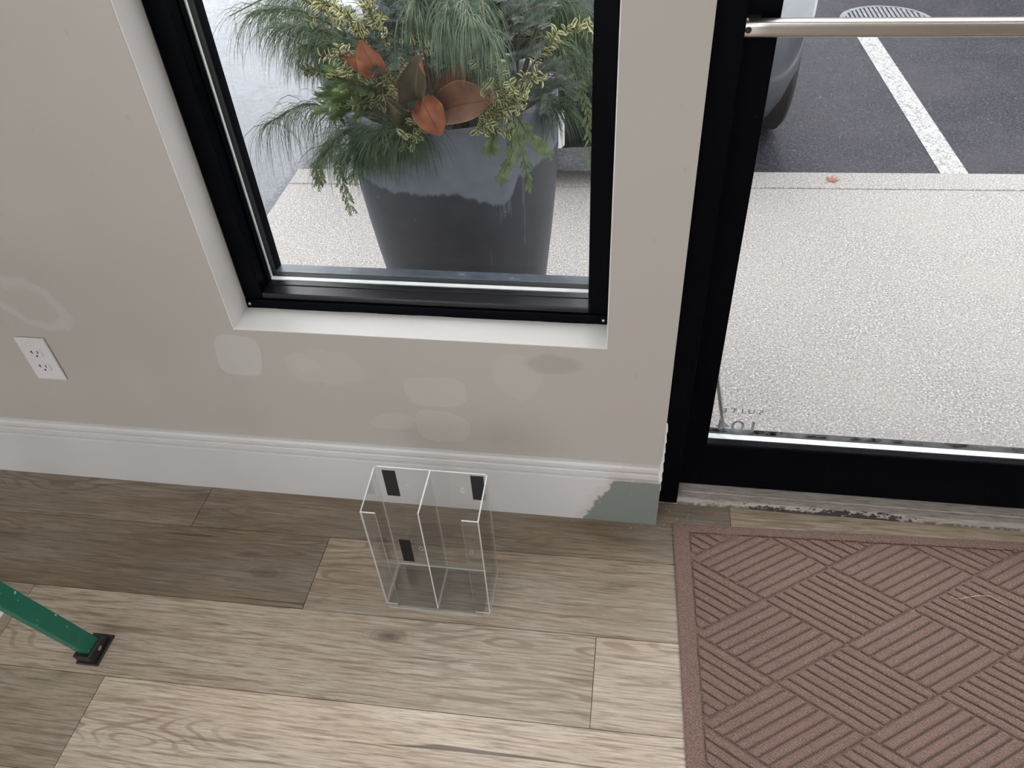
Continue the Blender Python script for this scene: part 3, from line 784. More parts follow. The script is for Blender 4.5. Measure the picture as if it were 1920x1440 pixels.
# ================================================================== STEPLADDER (one leg reaches into view)
def ladder():
    F = Vector((-1.0050, -.4500, 0)); 
    e = empty('step_ladder', F); tag(e, 'green fibreglass stepladder leg with a black rubber foot, flecked with paint', 'stepladder')
    d = Vector((-.0658, -.1989, .9778)).normalized(); hx = Vector((1, 0, 0)); hx = (hx-d*hx.dot(d)).normalized(); w_ = d.cross(hx).normalized()
    def rail(name, foot, d_, sx, L, w0=.0170, th=.0028, fl=.022):
        hx_ = Vector((sx, 0, 0)); hx_ = (hx_-d_*hx_.dot(d_)).normalized(); wv = d_.cross(hx_).normalized()
        a, b = foot + d_*.010, foot + d_*L; c = (a+b)/2; h = d_*((b-a).length/2)
        m = MB()
        m.obox(c, hx_*th/2, wv*w0, h)
        for s in (-1, 1): m.obox(c - hx_*fl/2 + wv*(w0-th/2)*s, hx_*fl/2, wv*th/2, h)
        r = m.build(name, M['green'], e, bevel=.0010)
        f = MB()
        # rubber boot wrapped round the end, its tread flat on the floor
        zc = 0
        P = []
        for k, (u, q) in enumerate([(-.026, .0), (-.028, .010), (-.0255, .030), (.0245, .026), (.028, .010), (.026, .0)]): P.append((u, q))
        V = []
        for side in (.0065, -.030):
            for u, q in P:
                p = foot + wv*u + d_*(q/d_.z - (wv.z*u)/d_.z) + hx_*side
                p.z = max(p.z, 0.0) if q > 0 else 0.0
                V.append(p)
        n = len(P)
        f.add(V, [tuple(range(n))[::-1], tuple(range(n, 2*n))] + [(i, (i+1) % n, n+(i+1) % n, n+i) for i in range(n)])
        # flared tread lip
        t0 = foot + hx_*(-.011); t0.z = .0025
        f.obox(t0, Vector((.024, 0, 0)), Vector((0, .034, 0)), Vector((0, 0, .0025)))
        bt = f.build('rubber_foot', M['rubber'], r, bevel=.0035, segs=3)
        g = MB(); q = foot + d_*.017 + hx_*.0068
        ring = [q + wv*(.0052*math.cos(t)) + d_*(.0034*math.sin(t)) for t in [i*2*math.pi/18 for i in range(18)]]
        g.add([p for p in ring] + [p + hx_*.0018 for p in ring], [tuple(range(18)), tuple(range(18, 36))] + [(i, (i+1) % 18, 18+(i+1) % 18, 18+i) for i in range(18)])
        g.build('rivet', M['alu'], bt)
        return b
    O = Vector((0, 0, 0)); Wd = .52
    dl = Vector((-d.x, d.y, d.z)); L = 1.70
    tR = rail('leg', O, d, 1, L); tL = rail('leg', Vector((-Wd, 0, 0)), dl, -1, L)
    df = Vector((d.x, -d.y*1.0, d.z)); dfl = Vector((-d.x, -d.y, d.z)); span = 2*abs(d.y)*L + .12
    tR2 = rail('leg', Vector((0, -span, 0)), df, 1, L); tL2 = rail('leg', Vector((-Wd, -span, 0)), dfl, -1, L)
    for k in range(1, 5):
        s = .30*k/.964
        a = Vector((0, -span, 0)) + df*s; b_ = Vector((-Wd, -span, 0)) + dfl*s
        m = MB(); m.obox((a+b_)/2, Vector(((a.x-b_.x)/2-.001, 0, 0)), Vector((0, .040, 0)), Vector((0, 0, .010))); m.build('step', M['alu'], e, bevel=.002)
    for k in (2, 4):
        s = .31*k/.964
        a = O + d*s; b_ = Vector((-Wd, 0, 0)) + dl*s
        m = MB(); m.obox((a+b_)/2, Vector(((a.x-b_.x)/2-.001, 0, 0)), Vector((0, .012, 0)), Vector((0, 0, .012))); m.build('brace', M['alu'], e, bevel=.002)
    c = (tR+tL+tR2+tL2)/4
    m = MB(); m.obox(c+Vector((0, 0, .02)), Vector(((tR.x-tL.x)/2+.03, 0, 0)), Vector((0, .12, 0)), Vector((0, 0, .03))); m.build('top_cap', M['green'], e, bevel=.008)
ladder()
m = MB(); m.add([(0, 0, .0006), (.30, -.02, .0006), (.315, .150, .0006), (.02, .20, .0006), (0, 0, .0014), (.30, -.02, .0014), (.315, .150, .0014), (.02, .20, .0014)], [(0, 3, 2, 1), (4, 5, 6, 7), (0, 1, 5, 4), (1, 2, 6, 5), (2, 3, 7, 6), (3, 0, 4, 7)])
o = m.build('paper_sheet', M['paper'], loc=(-1.573, -.505, 0)); tag(o, 'white paper sheet on the floor under the green ladder leg at the left edge', 'paper')

# ================================================================== DOORMAT
def clip_poly(P, a, b, c):
    """keep the part of polygon P where a*x + b*y <= c"""
    out = []
    for i in range(len(P)):
        p, q = P[i], P[(i+1) % len(P)]
        dp, dq = a*p[0]+b*p[1]-c, a*q[0]+b*q[1]-c
        if dp <= 0: out.append(p)
        if dp*dq < 0:
            t = dp/(dp-dq); out.append((p[0]+(q[0]-p[0])*t, p[1]+(q[1]-p[1])*t))
    return out
def doormat():
    W_, D_ = .92, .72
    e = empty('door_mat', (.130, -.0145, 0), (0, 0, R(2.1)))
    tag(e, 'brown ribbed doormat with a basket-weave pattern lying before the glass door', 'doormat')
    z0, zt = 0.0005, .0078
    bd = .0335
    # flat border with a rounded outer edge
    m = MB(); 
    O = [(0, 0), (W_, 0), (W_, -D_), (0, -D_)]; I = [(bd, -.0215), (W_-bd, -.0215), (W_-bd, -D_+bd), (bd, -D_+bd)]
    def ringq(A, za, B, zb):
        n = len(A); m.add([(x, y, za) for x, y in A]+[(x, y, zb) for x, y in B], [(i, (i+1) % n, n+(i+1) % n, n+i) for i in range(n)])
    def inset(P, d, s=1):
        (x0, y1), (x1, _), (_, y0), _ = P[0], P[1], P[2], P[3]
        return [(x0+d, y1-d), (x1-d, y1-d), (x1-d, y0+d), (x0+d, y0+d)]
    ringq(O, z0, O, zt-.0022); ringq(O, zt-.0022, inset(O, .0018), zt); ringq(inset(O, .0018), zt, inset(I, -.0022), zt)
    ringq(inset(I, -.0022), zt, inset(I, -.0004), zt-.0020); ringq(inset(I, -.0004), zt-.0020, I, z0+.002)
    m.add([(x, y, z0+.0022) for x, y in inset(I, -.001)], [(0, 3, 2, 1)])
    m.add([(x, y, z0) for x, y in O], [(0, 1, 2, 3)])
    m.build('mat_base', M['mat'], e)
    # ribs: rhombic blocks, ribs alternately along one diagonal and the other
    U = Vector((.1430, .0875)); V_ = Vector((.1425, -.0880)); org = Vector((.1735, -.1785))
    NR = 8; gap = .0032
    bm_ = bmesh.new()
    x0, x1, y1, y0 = bd+.0022, W_-bd-.0022, -.0215-.0022, -D_+bd+.0022
    for i in range(-8, 9):
        for j in range(-8, 9):
            c0 = org + U*i + V_*j
            alongU = (i+j) % 2 == 1
            A, B = (U, V_) if alongU else (V_, U)
            sinang = abs(A.x*B.y-A.y*B.x)/(A.length*B.length)
            gA = gap*.9/(A.length*sinang); gB = gap/2/(B.length*sinang)
            for k in range(NR):
                s0, s1 = k/NR+gB, (k+1)/NR-gB
                P = [c0+A*gA+B*s0, c0+A*(1-gA)+B*s0, c0+A*(1-gA)+B*s1, c0+A*gA+B*s1]
                P = [(p.x, p.y) for p in P]
                for a_, b_, c_ in ((-1, 0, -x0), (1, 0, x1), (0, -1, -y0), (0, 1, y1)):
                    P = clip_poly(P, a_, b_, c_)
                    if len(P) < 3: break
                if len(P) < 3: continue
                ar = abs(sum(P[q][0]*P[(q+1) % len(P)][1]-P[(q+1) % len(P)][0]*P[q][1] for q in range(len(P))))/2
                per = sum((Vector(P[q])-Vector(P[(q+1) % len(P)])).length for q in range(len(P)))
                if ar < 3e-5 or 2*ar/per < .0046: continue
                vs_ = []
                for q in P:
                    if not vs_ or (Vector(q)-Vector(vs_[-1])).length > 2.2e-3: vs_.append(q)
                if len(vs_) > 3 and (Vector(vs_[0])-Vector(vs_[-1])).length <= 2.2e-3: vs_.pop()
                if len(vs_) < 3: continue
                f = bm_.faces.new([bm_.verts.new((q[0], q[1], z0+.0022)) for q in vs_])
                if f.normal.z < 0: f.normal_flip()
    bm_.normal_update()
    for f in bm_.faces:
        if f.normal.z < 0: f.normal_flip()
    top = list(bm_.faces)
    for th, dp in ((.0004, .0026), (.0013, .0016), (.0022, .0008)):
        bmesh.ops.inset_individual(bm_, faces=top, thickness=th, depth=dp, use_even_offset=True)
    me = bpy.data.meshes.new('rib_field'); bm_.to_mesh(me); bm_.free(); me.materials.append(M['mat'])
    o = bpy.data.objects.new('rib_field', me); col.objects.link(o); o.parent = e
doormat()
# a pale thread lying on the mat
th = [(.672, -.140), (.680, -.147), (.690, -.145), (.705, -.139), (.730, -.133), (.748, -.133), (.760, -.140), (.776, -.150)]
m = MB(); m.tube([(x, y, .0098+.0010*math.sin(i*1.7)) for i, (x, y) in enumerate(th)], .00045, 5)
tag(m.build('lint_thread', M['lint'], smooth=True), 'pale curly thread lying on the brown doormat', 'thread')
# plaster crumbs around the door corner and on the mat: too many to count
m = MB(); rr = random.Random(11)
def crumb(x, y, z, r):
    V = [(x+rr.uniform(.6, 1)*r*a, y+rr.uniform(.6, 1)*r*b, z+(c+1)*r*.45) for a, b, c in ((1, 0, -1), (-.5, .8, -1), (-.5, -.8, -1), (.3, 0, .8))]
    m.add(V, [(0, 2, 1), (0, 1, 3), (1, 2, 3), (2, 0, 3)])
for i in range(130):
    crumb(rr.gauss(.14, .05), rr.gauss(-.012, .022), .0002, rr.uniform(.0006, .0018)) if i < 70 else crumb(rr.uniform(.1, .8), rr.uniform(.02, .044), .0002, rr.uniform(.0005, .0013))
for i in range(60): crumb(rr.uniform(-.4, .1), rr.uniform(-.05, -.022), .0002, rr.uniform(.0004, .0010))
for i in range(50): crumb(rr.uniform(-1.2, .1), rr.uniform(-.7, -.05), .0002, rr.uniform(.0005, .0011))
for i in range(12): crumb(rr.gauss(-.96, .04), rr.gauss(-.50, .03), .0002, rr.uniform(.0008, .0016))
for i in range(260): crumb(rr.uniform(.17, 1.0), rr.uniform(-.6, -.02), .0086, rr.uniform(.0004, .0011))
o = m.build('plaster_crumbs', M['crumb']); tag(o, 'white plaster crumbs scattered on floor and mat near the door', 'crumbs', kind='stuff')

# ================================================================== OUTSIDE
OUT = R(1.66)
ZS, ZA = -.03, -.16
def out(name, mb, mats, **kw):
    o = mb.build(name, mats, **kw); o.rotation_euler = (0, 0, OUT); return o
m = MB()
g = .004
m.box(.275, 6.0, .215, 1.578, ZA-.05, ZS); m.box(-1.315, .268, .215, 1.578, ZA-.05, ZS)
m.box(-1.315, 6.0, 1.578+g, 1.707, ZA-.05, ZS)
o = out('sidewalk', m, M['concrete'], bevel=.006); tag(o, 'pale exposed-aggregate concrete sidewalk outside the window and door', 'sidewalk', kind='structure')
m = MB(); m.box(-1.31, 5.99, .216, 1.70, ZA-.05, ZS-.012); m.box(-1.31, 5.99, .19, .2145, ZA-.05, ZS-.003)
o = out('sidewalk_joint', m, M['stone']); tag(o, 'dark joint filler between the concrete slabs', 'joint', kind='structure')
m = MB(); m.box(-14, -1.316, .2, 1.7075, ZA-.1, ZA); m.box(-14, 18, 1.7075, 16, ZA-.1, ZA)
o = out('asphalt_lot', m, M['asphalt']); tag(o, 'wet dark asphalt parking lot beyond the sidewalk', 'asphalt', kind='structure')
m = MB(); m.box(1.280, 1.386, 1.709, 3.75, ZA+.0003, ZA+.0025)
o = out('parking_stripe', m, M['stripe']); tag(o, 'worn white painted parking stripe running away from the curb', 'parking stripe', kind='structure')
# grit and dead leaves in the gutter at the left edge of the sidewalk
m = MB(); rr = random.Random(4)
for i in range(900):
    x, y = -1.322-abs(rr.gauss(0, .035)), rr.uniform(.9, 1.85); r = rr.uniform(.002, .007)
    a = rr.uniform(0, 6.3)
    m.add([(x+r*math.cos(a+k*1.7)*(1 if k % 2 else .5), y+r*math.sin(a+k*1.7), ZA+.001+rr.uniform(0, r)) for k in range(4)], [(0, 1, 2), (0, 2, 3), (0, 3, 1), (1, 3, 2)])
o = out('gutter_grit', m, simple('dark_gutter_litter', (.04, .028, .02), .8, var=.6, scale=90)); tag(o, 'dark leaf grit in the gutter along the left sidewalk edge', 'grit', kind='stuff')

def fallen_leaf():
    P = []
    lob = [(0, 1.0), (18, .45), (40, .95), (62, .4), (88, .8), (118, .35), (150, .45), (180, .2)]
    for a, r in lob: P.append((r*math.sin(R(a)), r*math.cos(R(a))))
    P = P + [(-x, y) for x, y in P[-2:0:-1]]
    s = .034; n = len(P); V = []
    for h in (0, .0008):
        V += [(x*s, y*s, .0015+.010*(x*x+max(0, y)**2)*.6+h) for x, y in P] + [(0, 0, .0015+h)]
    F = [(i, (i+1) % n, n) for i in range(n)] + [((i+1) % n+n+1, i+n+1, 2*n+1) for i in range(n)] + [(i, i+n+1, (i+1) % n+n+1, (i+1) % n) for i in range(n)]
    m = MB(); m.add(V, F)
    o = m.build('fallen_leaf', M['fallen'], loc=(.722, 1.662, ZS+.0005)); o.rotation_euler = (0, 0, R(-60)); tag(o, 'dry orange brown leaf lying on the concrete curb', 'leaf')
    s_ = MB(); s_.tube([(0, 0, .002), (.006, -.02, .003), (.012, -.034, .002)], .0008, 5); s_.build('stalk', M['fallen'], o)
fallen_leaf()

# round storm grate in the lot
e = empty('storm_drain', (1.385, 3.87, ZA)); tag(e, 'round iron storm drain grate in the wet asphalt', 'drain')
m = MB(); m.lathe([(.255, .001), (.255, .006), (.222, .010), (.222, .001), (.255, .001)], n=64); m.build('ring', M['iron'], e)
m = MB()
for k in range(-8, 9):
    x = k*.0255; h = math.sqrt(max(0, .222**2-x*x))
    if h > .03: m.box(x-.008, x+.008, -h, h, .001, .009)
m.box(-.22, .22, -.012, .012, .001, .0085); m.build('grate', M['iron'], e)
m = MB(); m.lathe([(0, .0006), (.222, .0006), (.222, .0003), (0, .0003)], n=64); m.build('pit', M['pit'], e)

# ------------------------------------------------------------------ parked car, nose to the curb
def car():
    CX, CY = -.350, 1.60
    e = empty('parked_car', (CX, CY, ZA), (0, 0, OUT)); tag(e, 'grey car parked nose-in at the curb behind the planter', 'car')
    Lc = 4.6
    def ring(z, hw, nose, tail, cr, n=9, flat=.06):
        """closed plan outline at height z: rounded corners of radius cr, slightly bowed nose"""
        P = []
        def arc(cx, cy, rx, ry, a0, a1):
            for k in range(n+1):
                a = R(a0+(a1-a0)*k/n); P.append((cx+rx*math.cos(a), cy+ry*math.sin(a), z))
        ry = cr*1.25
        arc(hw-cr, nose+ry, cr, ry, 0, -90)
        P.append((0, nose-flat, z))
        arc(-hw+cr, nose+ry, cr, ry, -90, -180)
        arc(-hw+cr, Lc-tail-cr, cr, cr, 180, 90)
        arc(hw-cr, Lc-tail-cr, cr, cr, 90, 0)
        return P
    def loft(name, rings, mat_, parent=e, cap=True, smooth=True):
        m = MB(); K = len(rings[0]); V = [p for r_ in rings for p in r_]; F = []
        for i in range(len(rings)-1):
            for k in range(K): F.append((i*K+k, i*K+(k+1) % K, (i+1)*K+(k+1) % K, (i+1)*K+k))
        if cap: F.append(tuple(range(K))); F.append(tuple((len(rings)-1)*K+k for k in range(K)))
        m.add(V, F)
        return m.build(name, mat_, parent, smooth=smooth)
    rings = [ring(.30, .91, .10, .12, .40), ring(.315, .945, .055, .08, .40), ring(.42, .975, .02, .03, .42), ring(.56, .985, .00, .0, .44), ring(.72, .98, .02, .02, .45),
             ring(.82, .965, .07, .05, .46), ring(.90, .93, .18, .09, .46), ring(.945, .86, .34, .16, .44), ring(.965, .78, .50, .24, .40)]
    body = loft('body', rings, M['carpaint'])
    # wheel arches
    for sy in (.83, 3.72):
        cm = MB(); cm.lathe([(0, -1.3), (.385, -1.3), (.385, 1.3), (0, 1.3)], (0, sy, .34), 40, axis='x')
        # keep the middle of the car solid: cut only the outer 0.28 m each side
        for sx in (-1, 1):
            c2 = MB(); c2.lathe([(.0001, .68*sx), (.385, .68*sx), (.385, 1.2*sx), (.0001, 1.2*sx)], (0, sy, .34), 40, axis='x')
            cut = c2.build('cutter', M['carblack'])
            cut.parent = e
            md = body.modifiers.new('arch', 'BOOLEAN'); md.object = cut; md.operation = 'DIFFERENCE'; md.solver = 'EXACT'
            bpy.context.view_layer.update()
            dg = bpy.context.evaluated_depsgraph_get()
            nm = bpy.data.meshes.new_from_object(body.evaluated_get(dg)); body.modifiers.clear(); body.data = nm
            bpy.data.objects.remove(cut, do_unlink=True)
    body.data.polygons.foreach_set('use_smooth', [True]*len(body.data.polygons))
    loft('lower_bumper', [ring(.245, .86, .16, .2, .36), ring(.26, .91, .07, .1, .38), ring(.30, .925, .05, .08, .38), ring(.318, .905, .10, .12, .38)], M['carblack'])
    gh = [ring(.955, .80, 1.25, .35, .20, flat=.12), ring(1.10, .76, 1.55, .45, .20, flat=.12), ring(1.30, .69, 1.95, .62, .20, flat=.1), ring(1.40, .65, 2.12, .75, .2, flat=.1)]
    loft('windows', gh, M['carglass'])
    loft('roof', [ring(1.38, .66, 2.10, .73, .2, flat=.1), ring(1.43, .62, 2.2, .82, .2, flat=.1), ring(1.455, .52, 2.35, .95, .2, flat=.08)], M['carpaint'])
    # grille, lower intake, lamps
    m = MB(); m.box(-.55, .55, -.052, .1, .33, .74)
    for k in range(5): m.box(-.54, .54, -.060, -.05, .44+k*.055, .462+k*.055)
    m.build('grille', M['carblack'], e, bevel=.006)
    for s in (-1, 1):
        m = MB(); P = [(.58*s, .66), (.90*s, .70), (.90*s, .80), (.62*s, .77)]
        m.prism(P, .03, .30, 'y'); m.build('headlight', M['lamp'], e, bevel=.01)
        m = MB(); m.lathe([(0, -.012), (.04, -.01), (.05, .01), (.05, .06)], (.72*s, .03, .40), 24, axis='y'); m.build('fog_lamp', M['lamp'], e, smooth=True)
    m = MB(); m.prism([(-.212+.304*u, .302+.15*v) for u, v in ((.04, 0), (.96, 0), (1, .08), (1, .92), (.96, 1), (.04, 1), (0, .92), (0, .08))], -.075, -.063, 'y'); m.build('licence_plate', M['plate'], e, bevel=.002)
    m = MB(); m.box(-.24, .12, -.063, -.045, .33, .47); m.build('plate_bracket', M['carblack'], e)
    for sy in (.83, 3.72):
        for s in (-1, 1):
            m = MB(); m.lathe([(.22, -.115), (.325, -.115), (.345, -.095), (.34, 0), (.345, .095), (.325, .115), (.22, .115), (.22, -.115)], (s*.872, sy, .345), 44, axis='x')
            w_ = m.build('wheel', M['tyre'], e, smooth=True)
            m = MB(); m.lathe([(.225, .06*s), (.20, .07*s), (.06, .09*s), (0, .095*s)], (s*.872, sy, .345), 30, axis='x'); m.build('rim', M['alu'], w_, smooth=True)
car()

# unseen brick block across the lot, added to darken the right-hand asphalt reflections
b_ = empty('added_building', (0, 0, ZA)); tag(b_, 'dark brick block added across the parking lot to darken its reflections', 'added_building')
m = MB(); m.box(1.3, 24, 13, 22, 0, 10.2); m.build('walls', M['brick'], b_)
m = MB(); m.box(1.1, 24.2, 12.8, 22.2, 10.2, 10.5); m.build('roof', M['carblack'], b_)
for r_ in range(2):
    for k in range(6):
        m = MB(); m.box(3.2+k*3.3, 4.9+k*3.3, 12.96, 13.02, 1.2+r_*3.6, 3.2+r_*3.6); m.build('window', M['pane'], b_)

# ================================================================== PLANTER
PX, PY = -.43, .62
e = empty('planter', (PX, PY, ZS)); tag(e, 'tall round grey stone planter outside the window, its lower part dark with wet', 'planter')
m = MB()
prof = [(0, .0), (.165, .0), (.176, .006), (.186, .06), (.199, .15), (.2125, .26), (.226, .37), (.2375, .48), (.2445, .57), (.2480, .65), (.2485, .70), (.2480, .738), (.2455, .748), (.240, .750), (.226, .750), (.222, .744), (.220, .70), (.10, .69), (0, .69)]
m.lathe(prof, n=96); m.build('pot', M['pot'], e, smooth=True)
m = MB(); rr = random.Random(6)
m.lathe([(0, .712), (.08, .716), (.16, .708), (.2205, .700)], n=40); so = m.build('soil', M['soil'], e)

def curve3(P, n):
    """smooth curve through the points"""
    P = [Vector(p) for p in P]; Q = [P[0]*2-P[1]] + P + [P[-1]*2-P[-2]]; outp = []
    segs = len(P)-1
    for i in range(n+1):
        t = i/n*segs; k = min(int(t), segs-1); u = t-k
        p0, p1, p2, p3 = Q[k], Q[k+1], Q[k+2], Q[k+3]
        outp.append(.5*((2*p1)+(p2-p0)*u+(2*p0-5*p1+4*p2-p3)*u*u+(3*p1-p0-3*p2+p3)*u**3))
    return outp
def taper(a, b, n): return [a+(b-a)*i/(n-1) for i in range(n)]
def rvec(r): return Vector((r.gauss(0, 1), r.gauss(0, 1), r.gauss(0, 1))).normalized()
def root_of(p):
    p = Vector(p); v = Vector((p.x-PX, p.y-PY, 0)); L = v.length
    if L > .15: v = v*(.15/L)
    return Vector((PX+v.x, PY+v.y, ZS+.700))
YMIN = .205
def safe(p):
    if p.y < YMIN: p.y = YMIN
    return p
def stem_part(e, C, r0, r1): 
    m = MB(); m.tube([p-e.location for p in C], taper(r0, r1, len(C)), 5); m.build('stem', M['stem'], e, smooth=True)

def pine(P, label, r, mats, group=None, length=.115, dens=1.0, droop=1.0):
    C = curve3([root_of(P[0])] + [Vector(p) for p in P], 18)
    e = empty('pine_bough', C[0]); tag(e, label, 'pine bough', group)
    stem_part(e, C, .004, .0012)
    m = MB(); k0 = 7
    for i in range(k0, len(C)):
        t = (C[i]-C[i-1]).normalized(); step = (C[i]-C[i-1])
        for q in range(int(21*dens)):
            p = C[i-1] + step*r.random()
            L = length*r.uniform(.7, 1.15)
            d = (t*.55 + rvec(r)*.75); d.z = d.z*.6+.05; d.normalize()
            pts = [p-e.location]; cur = p.copy(); v = d.copy(); ns = 5
            for s in range(ns):
                v = (v + Vector((0, 0, -1))*(.34*droop)*(1+.2*s)).normalized()
                cur = safe(cur + v*L/ns); pts.append(cur-e.location)
            side = t.cross(Vector((0, 0, 1)));  side = (side+rvec(r)*.6).normalized()
            m.ribbon(pts, [.00065, .00078, .00075, .00064, .0005, .00012], side)
    m.build('needles', mats, e, fix=False)
    return e

def comb(m, C, off, r, nl, mw, dens, flat=.35, lift=.25):
    for i in range(1, len(C)):
        t = (C[i]-C[i-1]).normalized(); step = C[i]-C[i-1]
        side = t.cross(Vector((0, -.3, 1))).normalized(); up = side.cross(t).normalized()
        nn = max(1, int(step.length*dens))
        for q in range(nn):
            p = C[i-1]+step*(q/nn)
            a = r.uniform(-.9, .9)
            for s in (-1, 1, 0):
                if s == 0: d = (up*1.0 + t*.7 + side*r.uniform(-.5, .5)).normalized()
                else: d = (side*s + up*a*flat + up*lift + t*.75).normalized()
                L = nl*r.uniform(.8, 1.1)*(1 if s else .75)
                q0 = safe(p.copy()); q1 = safe(p + d*L*.55); q2 = safe(p + (d+t*.15).normalized()*L)
                sd = (d.cross(up if s else side)).normalized()
                m.ribbon([q0-off, q1-off, q2-off], [mw*.6, mw, mw*.35], sd)

def fir(P, label, r, mats, group=None, nl=.0175, mw=.00085, dens=520, twigs=4, name='fir_sprig'):
    C = curve3([root_of(P[0])] + [Vector(p) for p in P], 16)
    e = empty(name, C[0]); tag(e, label, 'fir sprig', group)
    stem = MB(); stem.tube([p-e.location for p in C], taper(.0035, .0012, len(C)), 5)
    m = MB(); comb(m, C[6:], e.location, r, nl, mw, dens)
    side = None
    for k in range(twigs):
        i = 8 + int((len(C)-10)*k/max(1, twigs)); t = (C[i]-C[i-1]).normalized()
        sd = t.cross(Vector((0, -.3, 1))).normalized()*(1 if k % 2 else -1)
        d = (t*.8+sd*.75+Vector((0, 0, .08))).normalized(); L = r.uniform(.05, .075)*(1-.1*k/2)
        T = [safe(C[i]+d*L*s/4 + Vector((0, 0, -.006*(s/4)**2))) for s in range(5)]
        stem.tube([p-e.location for p in T], taper(.0018, .0008, 5), 4)
        comb(m, T, e.location, r, nl*.92, mw, dens)
    stem.build('stem', M['stem'], e, smooth=True)
    m.build('needles', mats, e, fix=False)
    return e

def boxwood(P, label, r, group=None, dens=1.0, size=.0125, curl=.3):
    C = curve3([root_of(P[0])] + [Vector(p) for p in P], 16)
    e = empty('boxwood_sprig', C[0]); tag(e, label, 'boxwood sprig', group)
    stem = MB(); stem.tube([p-e.location for p in C], taper(.0028, .0009, len(C)), 5)
    lines = [C[5:]]
    for k in range(6):
        i = 7+int((len(C)-8)*k/6.0); t = (C[i]-C[i-1]).normalized()
        d = (t*.9+rvec(r)*.75).normalized(); L = r.uniform(.028, .05)
        T = [safe(C[i]+d*L*s/4) for s in range(5)]
        stem.tube([p-e.location for p in T], taper(.0012, .0006, 5), 4); lines.append(T)
    stem.build('stem', M['stem'], e, smooth=True)
    m = MB()
    for T in lines:
        for i in range(1, len(T)):
            t = (T[i]-T[i-1]).normalized()
            nn = max(1, int((T[i]-T[i-1]).length/.0075*dens))
            for q in range(nn):
                p = T[i-1].lerp(T[i], q/nn); b0 = rvec(r); b0 = (b0-t*b0.dot(t)).normalized()
                for s in (-1, 1):
                    d = (b0*s*.8+t*.75).normalized(); w_ = t.cross(d).normalized(); nr = d.cross(w_).normalized()
                    L = size*r.uniform(.8, 1.25); hw = L*.27
                    rows = [(0, .25), (.3, .95), (.6, 1.0), (.88, .55), (1, .05)]
                    V = []; UVr = []
                    for u, k in rows:
                        bend = -nr*(curl*L*u*u)*r.uniform(.8, 1.2)
                        for c in (-1, 0, 1):
                            V.append(safe(p+d*L*u+w_*hw*k*c+bend+nr*(abs(c)*hw*k*.35))-e.location); UVr.append((.5+c*.5*k, u))
                    F = []; U = []
                    for a in range(4):
                        for c in range(2):
                            f = (a*3+c, a*3+c+1, (a+1)*3+c+1, (a+1)*3+c); F.append(f); U.append([UVr[z] for z in f])
                    m.add(V, F, 0, U)
    o = m.build('leaves', M['box'], e, fix=False)
    return e

def cedar(P, label, r, group=None):
    C = curve3([root_of(P[0])] + [Vector(p) for p in P], 20)
    e = empty('cedar_spray', C[0]); tag(e, label, 'cedar spray', group)
    stem_part(e, C, .0022, .0008)
    m = MB()
    def frond(p, d, L, lvl, side):
        n = 5; pts = []; cur = p.copy(); v = d.copy()
        for s in range(n):
            pts.append(cur-e.location)
            if lvl and s:
                for sg in (-1, 1):
                    dd = (v*.9+side*sg*.55+rvec(r)*.15).normalized(); frond(cur, dd, L*.42*(1-s*.12), lvl-1, side)
            v = (v+Vector((0, 0, -.10))+rvec(r)*.05).normalized(); cur = safe(cur+v*L/n)
        pts.append(cur-e.location)
        m.ribbon(pts, [.0008, .0011, .0011, .0010, .0009, .0003], side if lvl == 0 else side)
    for i in range(8, len(C)):
        t = (C[i]-C[i-1]).normalized()
        for sg in (-1, 1):
            side = (t.cross(Vector((.3, -1, .2)))).normalized()
            d = (t*.85+side*sg*.5+rvec(r)*.22).normalized()
            frond(C[i], d, r.uniform(.020, .034), 1, side)
    frond(C[-1], (C[-1]-C[-2]).normalized(), .035, 1, (C[-1]-C[-2]).cross(Vector((.3, -1, .2))).normalized())
    m.build('foliage', M['cedar'], e, fix=False)
    return e

def magnolia(P, label, r, wdt, facing, curl, wav, mats, group=None):
    a, b = Vector(P[0]), Vector(P[1]); L = (b-a).length
    root = root_of(P[0]); e = empty('magnolia_leaf', root); tag(e, label, 'magnolia leaf', group)
    m = MB(); m.tube([root-e.location, (root.lerp(a, .6)+Vector((0, .01, 0)))-e.location, a-e.location, a.lerp(b, .15)-e.location], [.0022, .002, .0018, .001], 6); m.build('stem', M['stem'], e, smooth=True)
    t = (b-a).normalized(); nr = Vector(facing); nr = (nr-t*nr.dot(t)).normalized(); w_ = t.cross(nr)
    nu, nv = 20, 10; V = []; UVr = []
    ph = r.uniform(0, 6)
    for i in range(nu+1):
        u = i/nu; hw = wdt*(math.sin(math.pi*min(1, u*.96+.02)**1.25))**.62
        for j in range(nv+1):
            c = j/nv*2-1
            p = a+t*L*u + w_*hw*c*math.cos(curl*abs(c)*.8) + nr*(hw*abs(c)**1.6*math.sin(curl)*1.0) + nr*(.018*math.sin(math.pi*u)) - nr*(.012*u*u)
            p += nr*(wav*1.5*abs(c)**2*math.sin(u*13+ph+c*1.3))
            V.append(safe(p)-e.location); UVr.append((j/nv, u))
    K = nv+1; F = []; U = []
    for i in range(nu):
        for j in range(nv):
            f = (i*K+j, i*K+j+1, (i+1)*K+j+1, (i+1)*K+j); F.append(f); U.append([UVr[z] for z in f])
    N = len(V); off = -nr*.0008
    m = MB(); m.add(V, F, 0, U); m.add([v+off for v in V], [f[::-1] for f in F], 1, [u[::-1] for u in U])
    m.build('blade', mats, e, fix=False, smooth=True)
    return e
